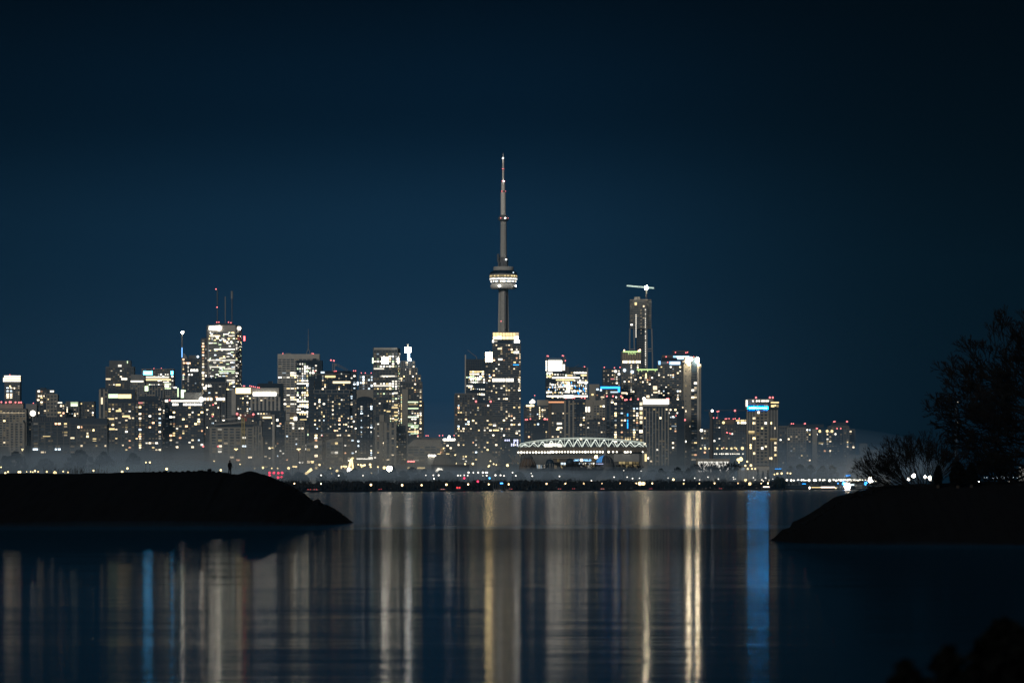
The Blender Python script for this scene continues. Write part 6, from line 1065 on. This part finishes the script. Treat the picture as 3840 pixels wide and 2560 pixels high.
for x, y, r in ((2888, 2031, 5), (2912, 2026, 6), (2935, 2014, 9), (2958, 1992, 8), (2978, 1984, 8), (2996, 1984, 8), (3022, 1958, 11), (3050, 1944, 10), (3085, 1925, 10), (3120, 1901, 11), (3150, 1880, 10), (3185, 1864, 10), (3225, 1857, 9), (3262, 1848, 8)): boulder(x, y, r, DH-1, 'black boulder on the slope of the right headland', 'boulders on the headland slope', int(x), .7)
o = mesh('near_bank', [(-60, -40, 1.2), (60, -40, 1.2), (60, 80, 1.2), (-60, 80, 1.2), (-60, 86, -1), (60, 86, -1)], [(0, 1, 2, 3), (3, 2, 5, 4)], ROCK); tag(o, kind='structure')
rng = random.Random(41)
for i in range(46): x = rng.uniform(930, 1300); boulder(x, interp(PIER, x)+rng.uniform(-.5, 3), rng.uniform(2.2, 5.5), 600, 'small black stone on the outline of the breakwater end', 'small stones on the breakwater end', 900+i, .8)
for i in range(50): x = rng.uniform(2900, 3330); boulder(x, interp(HEAD, x)+rng.uniform(-.5, 3), rng.uniform(2.2, 6), DH, 'small black stone on the outline of the right headland', 'small stones on the headland', 2000+i, .8)
# dry stalks on the breakwater
m = MB(); rng = random.Random(17)
for i in range(150):
    x = rng.choice([rng.gauss(190, 22), rng.gauss(290, 14), rng.uniform(225, 400), rng.gauss(355, 22), rng.uniform(160, 400)]); a = P(x, interp(PIER, x)+1, DP, rng.uniform(-.6, .6)); h = rng.uniform(.25, 1.1)*(1.1 if rng.random() < .2 else .7)
    p = Vector(a); d = Vector((rng.uniform(-.16, .16), 0, 1))
    for s_ in range(3): e = p+d*h/3; m.bar(p, e, .013, .010, 3, cap=False); p = e; d = (d+Vector((rng.uniform(-.12, .12), 0, 0))).normalized()
    if rng.random() < .4: m.bar(p-d*h*.4, p-d*h*.2+Vector((rng.uniform(-.15, .15), 0, .1)), .009, .006, 3, cap=False)
o = m.build('dry_stalks', diff('dry_stalk', (.02, .018, .015))); tag(o, 'thin dry stalks along the top of the breakwater at the left', 'dry grass', kind='stuff')
# ================================================================ big bare tree, shrub, evergreens on the headland
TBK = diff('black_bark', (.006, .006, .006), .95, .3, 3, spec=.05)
zb = P(3840, 1806, DH)[2]
r0 = empty('bare_tree', (P(3914, 0, DH)[0], DH+2, zb-.3)); tag(r0, 'big leafless tree spreading its branches in from the right edge', 'tree')
X, Y, Z = r0.location; m = MB(); m.bar((X, Y, Z), (X-.2, Y, Z+2.2), .55, .42, 10); m.bar((X-.2, Y, Z+2.2), (X-.1, Y, Z+6.0), .42, .28, 10); m.bar((X-.1, Y, Z+6.0), (X-.2, Y, Z+11), .28, .10, 8); child(r0, 'trunk', m, TBK)
rng = random.Random(23)
def limb(m, a, b, r, rng, tw=4, sag=.12, ln=1.15):
    a = Vector(a); b = Vector(b); n = max(5, int((b-a).length/.75)); d0 = (b-a); off = Vector((0, 0, d0.length*sag)); pts = []
    for i in range(n+1): t_ = i/n; pts.append(a+d0*t_-off*math.sin(math.pi*t_)*.6+Vector((rng.uniform(-.12, .12), rng.uniform(-.2, .2), rng.uniform(-.12, .12)))*(i > 0))
    for i in range(n):
        r0_, r1_ = r*(1-i/n*.86), r*(1-(i+1)/n*.86); m.bar(pts[i], pts[i+1], max(.02, r0_), max(.018, r1_), 4, cap=False)
        if i >= 1:
            for q_ in range(3):
                d = (pts[i+1]-pts[i]).normalized(); ax = Vector((rng.uniform(-1, 1), rng.uniform(-.6, .6), rng.uniform(-1, 1))); sd = (ax-ax.project(d)).normalized(); a_ = rng.uniform(.35, .95)
                grow(m, pts[i+1], d*math.cos(a_)+sd*math.sin(a_)+Vector((0, 0, .15)), ln*rng.uniform(.55, 1.0), max(.022, r1_*.4), tw, rng, .5, 2, .06, .027, .75, 2, .78, 3)
    grow(m, pts[-1], (b-a).normalized()+Vector((0, 0, .25)), ln*.8, .022, 2, rng, .4, 2, .08, .015, .75, 2, .76, 3)
SHX, SHY = 100, 72
targets = [(3585, 1290, 1500), (3510, 1370, 1540), (3650, 1240, 1450), (3725, 1215, 1400), (3790, 1190, 1380), (3845, 1180, 1400), (3500, 1440, 1560), (3540, 1475, 1600), (3480, 1500, 1600), (3570, 1400, 1520), (3620, 1340, 1480), (3660, 1430, 1560), (3715, 1330, 1500), (3540, 1560, 1640), (3610, 1530, 1640), (3575, 1625, 1680), (3650, 1600, 1680), (3620, 1690, 1720), (3690, 1670, 1720), (3660, 1745, 1740), (3720, 1500, 1620), (3770, 1420, 1580), (3770, 1600, 1700), (3745, 1735, 1760), (3790, 1300, 1480), (3960, 1250, 1480), (4050, 1400, 1560), (4100, 1560, 1640), (3830, 1340, 1520), (3820, 1500, 1640), (3700, 1762, 1765)]
for tx_, ty_, sy_ in targets:
    dy_ = rng.uniform(-2.2, 2.2); m = MB(); a_ = P(3910+rng.uniform(-6, 6), sy_+10, DH); limb(m, (a_[0], DH+2, a_[2]), P(tx_+SHX, ty_+SHY, DH, 2+dy_), rng.uniform(.11, .16), rng); child(r0, 'branch', m, TBK)
r0 = empty('bare_shrub', (P(3455, 0, DH)[0], DH+1, P(3480, 1818, DH)[2]-.2)); tag(r0, 'wide leafless shrub on the headland left of the big tree', 'shrub'); X, Y, Z = r0.location
rng = random.Random(29); m = MB()
for i in range(62):
    x0 = rng.uniform(-2.6, 2.4); a = rng.gauss(-.15+x0*.28, .42); d = (math.sin(a), rng.uniform(-.25, .25), max(.25, math.cos(a))); grow(m, (X+x0*.55, Y+rng.uniform(-.7, .7), Z), d, rng.uniform(1.0, 1.6), .035, 4, rng, .42, 2, .06, .019, .8, 3, .75, 3)
for i in range(34): a = rng.uniform(-1.45, -.8); grow(m, (X-.6-rng.random()*2.2, Y, Z+.1), (math.sin(a), rng.uniform(-.2, .2), math.cos(a)), rng.uniform(.8, 1.3), .03, 4, rng, .4, 2, .05, .018, .8, 3, .74, 3)
child(r0, 'twig', m, TBK)
r0['kind'] = 'thing'
r0 = empty('bare_shrub', (P(3700, 0, DH)[0], DH+5, P(3700, 1808, DH)[2]-.2)); tag(r0, 'looser leafless shrub under the crown of the big tree', 'shrub'); X, Y, Z = r0.location; m = MB()
for i in range(22): a = rng.gauss(0, .6); grow(m, (X+rng.uniform(-1.6, 1.6), Y+rng.uniform(-.7, .7), Z), (math.sin(a), rng.uniform(-.25, .25), max(.3, math.cos(a))), rng.uniform(.8, 1.4), .03, 4, rng, .45, 2, .05, .014, .8, 3, .75, 3)
child(r0, 'twig', m, TBK)
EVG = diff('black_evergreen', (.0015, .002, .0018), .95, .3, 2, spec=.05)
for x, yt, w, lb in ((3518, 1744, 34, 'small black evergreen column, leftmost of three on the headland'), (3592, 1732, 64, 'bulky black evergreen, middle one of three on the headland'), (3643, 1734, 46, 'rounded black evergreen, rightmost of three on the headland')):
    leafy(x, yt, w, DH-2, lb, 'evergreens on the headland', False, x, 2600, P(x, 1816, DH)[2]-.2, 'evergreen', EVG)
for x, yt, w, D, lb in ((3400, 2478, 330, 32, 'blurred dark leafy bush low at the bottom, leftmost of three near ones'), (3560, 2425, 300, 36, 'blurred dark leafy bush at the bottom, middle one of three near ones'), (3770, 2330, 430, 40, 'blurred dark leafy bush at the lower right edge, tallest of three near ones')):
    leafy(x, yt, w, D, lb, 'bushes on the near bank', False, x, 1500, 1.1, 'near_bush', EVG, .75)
# ================================================================ the person
def person():
    D = DP; k = D/FPX; fx = P(862, 0, D)[0]; fz = P(0, 1777.5, D)[2]; s_ = 1.0
    r0 = empty('person', (fx, D, fz)); tag(r0, 'person in dark jacket and trousers standing on the breakwater looking at the skyline', 'person')
    J = [(0, 0, .93), (0, 0, 1.08), (-.01, .01, 1.28), (-.01, .01, 1.44), (-.015, 0, 1.52), (-.005, .02, 1.60), (.0, .02, 1.71),                 # pelvis spine neck head
         (-.17, .0, 1.40), (-.235, -.02, 1.14), (-.22, -.06, .90), (-.215, -.075, .84),                                                     # left arm
         (.16, .0, 1.40), (.235, .0, 1.13), (.27, -.03, .89), (.278, -.045, .83),                                                           # right arm
         (-.095, 0, .88), (-.11, -.01, .49), (-.125, .02, .09), (-.14, -.12, .035), (.095, 0, .88), (.10, -.01, .49), (.105, .02, .06), (.13, -.12, .02)]
    Rr = [.135, .13, .155, .13, .055, .085, .075, .07, .048, .034, .03, .07, .048, .034, .03, .10, .068, .045, .04, .10, .068, .045, .04]
    E = [(0, 1), (1, 2), (2, 3), (3, 4), (4, 5), (5, 6), (3, 7), (7, 8), (8, 9), (9, 10), (3, 11), (11, 12), (12, 13), (13, 14), (0, 15), (15, 16), (16, 17), (17, 18), (0, 19), (19, 20), (20, 21), (21, 22)]
    for hand, sx_ in ((10, -1), (14, 1)):
        hx, hy, hz = J[hand]
        for f in range(4):
            b0 = len(J); ln = (.075, .085, .08, .062)[f]; oy = -.03+f*.02
            J.append((hx+sx_*.004, hy+oy, hz-.035)); J.append((hx, hy+oy-.005, hz-.035-ln*.55)); J.append((hx-sx_*.015, hy+oy-.008, hz-.035-ln*.95)); Rr += [.011, .009, .0075]; E += [(hand, b0), (b0, b0+1), (b0+1, b0+2)]
        b0 = len(J); J.append((hx, hy-.04, hz-.005)); J.append((hx-sx_*.01, hy-.06, hz-.045)); Rr += [.012, .009]; E += [(hand, b0), (b0, b0+1)]
    me = bpy.data.meshes.new('body'); me.from_pydata(J, E, []); ob = bpy.data.objects.new('body', me); C.objects.link(ob); ob.parent = r0
    md = ob.modifiers.new('skin', 'SKIN'); md.use_smooth_shade = True
    for i, sv in enumerate(me.skin_vertices[0].data): sv.radius = (Rr[i], Rr[i]*(.72 if i in (0, 1, 2, 3) else 1)); sv.use_root = (i == 0)
    sb = ob.modifiers.new('sub', 'SUBSURF'); sb.levels = sb.render_levels = 1
    me.materials.append(diff('shaded_skin', (.02, .014, .011)))
    CL = diff('black_cloth', (.004, .004, .0045), .95, .2, 5, spec=.03)
    def ringm(secs, name, mat, n=14):
        m = MB()
        for cx_, cy_, z, rx, ry in secs:
            for i in range(n): a = 2*math.pi*i/n; m.V.append((cx_+rx*math.cos(a), cy_+ry*math.sin(a), z))
        for j in range(len(secs)-1):
            for i in range(n): a = j*n+i; q = j*n+(i+1) % n; m.F.append((a, q, q+n, a+n)); m.mi.append(0)
        o = m.build(name, mat, r0, smooth=True); return o
    ringm([(-.005, 0, .80, .175, .135), (-.005, 0, .95, .185, .14), (-.01, 0, 1.12, .195, .14), (-.015, 0, 1.30, .225, .15), (-.015, .005, 1.41, .215, .13), (-.015, .005, 1.475, .12, .09), (-.015, .005, 1.52, .07, .07)], 'jacket', CL)
    for q in ((-.17, 0, 1.41, -.24, -.02, 1.13, -.225, -.06, .89), (.16, 0, 1.41, .24, 0, 1.12, .275, -.03, .87)): ringm([(q[0], q[1], q[2]+.02, .05, .05), (q[0], q[1], q[2]-.03, .082, .08), (q[3], q[4], q[5], .064, .062), (q[6], q[7], q[8], .048, .048)], 'sleeve', CL, 10)
    for q in ((-.095, -.115, -.135, .07), (.095, .105, .115, .05)): ringm([(q[0], 0, .90, .115, .11), (q[0], 0, .80, .112, .11), (q[1], -.01, .49, .092, .09), (q[2], .02, q[3], .08, .08)], 'trouser_leg', CL, 12)
    m = MB(); m.ball((-.005, .035, 1.69), .116, 14, 10, sz=1.02); m.ball((-.05, .0, 1.73), .06, 8, 6); m.build('hair', diff('dark_hair', (.005, .004, .004)), r0, smooth=True)
    m = MB(); m.ball((-.004, -.078, 1.655), .017, 6, 5); m.ball((-.085, .02, 1.66), .02, 6, 5); m.ball((.085, .02, 1.66), .02, 6, 5); m.build('face_feature', MATS['shaded_skin'], r0, smooth=True)
    for x, y, z in ((-.135, -.06, .0), (.12, -.05, -.02)): m = MB(); m.ball((x, y, z+.045), .055, 10, 7, sz=.8); m.V = [(v[0], y+(v[1]-y)*2.2, max(z-.01, v[2])) for v in m.V]; m.build('shoe', wall['black'], r0, smooth=True)
    r0.rotation_euler = (0, 0, R(195))
    r0.rotation_euler = (0, 0, R(180-12)) ; r0.scale = (-1, 1, 1)
person()
# ================================================================ air and fog
def vol_mat(name, col, dens, aniso=0.0):
    m = bpy.data.materials.new(name); m.use_nodes = True; t_ = m.node_tree; t_.nodes.clear(); p = t_.nodes.new('ShaderNodeVolumePrincipled'); p.inputs['Color'].default_value = (*col, 1); p.inputs['Density'].default_value = dens; p.inputs['Anisotropy'].default_value = aniso
    o = t_.nodes.new('ShaderNodeOutputMaterial'); t_.links.new(p.outputs[0], o.inputs['Volume']); m.cycles.homogeneous_volume = True; return m
b0 = MB(); b0.box(-2600, 2600, -120, 12500, -3, 600); o = b0.build('haze', vol_mat('thin_air_haze', (.10, .52, 1), 1.15e-5)); tag(o, 'thin night haze filling the air over lake and city', 'haze', kind='stuff')
def fog(px, py, wx, hy, D, dep, tau, label, col=(.62, .80, .98)):
    k = D/FPX; c = P(px, py, D); m = MB(); m.ball((0, 0, 0), 1, 48, 24); m.V = [(c[0]+v[0]*wx*k, D+v[1]*dep, c[2]+v[2]*hy*k) for v in m.V]
    o = m.build('fog_bank', vol_mat('fog_air', col, .5*tau/(2*dep)), None, (c[0], D, c[2])); tag(o, label, 'fog', 'low fog banks', 'stuff')
    m.V = [(c[0]+(v[0]-c[0])*1.12, v[1]+2*dep+4, c[2]+(v[2]-c[2])*1.75) for v in m.V]; o = m.build('fog_bank', vol_mat('fog_air', col, .42*tau/(2*dep)), None, (c[0], D+2*dep+4, c[2])); tag(o, 'thinner upper part of the '+label.replace('brightest ', 'brightest ')[:70], 'fog', 'low fog banks', 'stuff')
fog(590, 1770, 330, 30, 3900, 90, 1.5, 'brightest low fog bank behind the breakwater ridge on the left', (.66, .86, 1))
fog(560, 1752, 620, 62, 4150, 90, .6, 'taller faint fog behind the brightest bank on the left')
fog(120, 1748, 560, 50, 3950, 90, .7, 'low fog bank over the far left shore')
for x_, y_, w_, h_, ta, lb in ((1120, 1779, 330, 23, .9, 'low fog bank right behind the end of the breakwater'), (1480, 1779, 360, 22, 1.0, 'low fog bank in front of the lit pylon and dark halls'), (1850, 1782, 340, 21, 1.0, 'low fog bank below the tall concrete tower'), (2220, 1784, 360, 22, 1.05, 'low fog bank in front of the stadium'), (2580, 1783, 340, 24, 1.0, 'low fog bank in front of the smokestack and pavilion'), (2930, 1778, 330, 27, .8, 'low fog bank in front of the hotel foot')):
    fog(x_, y_, w_, h_, shore((x_-w_*.5)*.5+(x_+w_*.5)*.5)+(330 if x_ < 2500 else 150), 60, ta, lb)
fog(1120, 1745, 620, 62, 5470, 30, .5, 'fog tinted like warm city glow between the towers left of centre', (.98, .90, .74))  # warmth of the city lights is put into the fog colour
fog(3060, 1735, 460, 80, 6200, 40, .8, 'dim blue fog climbing the blocks right of the hotel', (.36, .58, .82))
fog(3120, 1752, 430, 50, 5990, 30, .5, 'pale fog over the marina at the right', (.5, .66, .85))
for hy_, ta, D_, lb in ((150, .18, 5858, 'widest and highest of the faint fog veils before the feet of the towers'), (105, .22, 5700, 'middle one of the faint fog veils before the feet of the towers'), (68, .28, 5620, 'lowest of the faint fog veils before the feet of the towers')): fog(1450, 1762, 1900, hy_, D_, 30, ta, lb, (.70, .82, .88))
def mist(px, py, wx, hy, D, dep, tau, label):
    k = D/FPX; c = P(px, py, D); m = MB(); m.ball((0, 0, 0), 1, 48, 24); m.V = [(c[0]+v[0]*wx*k, D+v[1]*dep, max(.05, c[2]+v[2]*hy*k)) for v in m.V]
    o = m.build('mist', vol_mat('water_mist', (.16, .55, 1), tau/(2*dep)), None, (c[0], D, c[2])); tag(o, label, 'mist', 'mist on the water', 'stuff')
mist(560, 1985, 900, 34, 500, 18, .04, 'thin dark blue mist on the water at the foot of the left breakwater')
mist(2500, 1990, 1300, 26, 515, 14, .05, 'thin dark blue mist across the open water between the headlands')
mist(3400, 2062, 640, 34, 352, 12, .03, 'thin dark blue mist at the foot of the right headland')
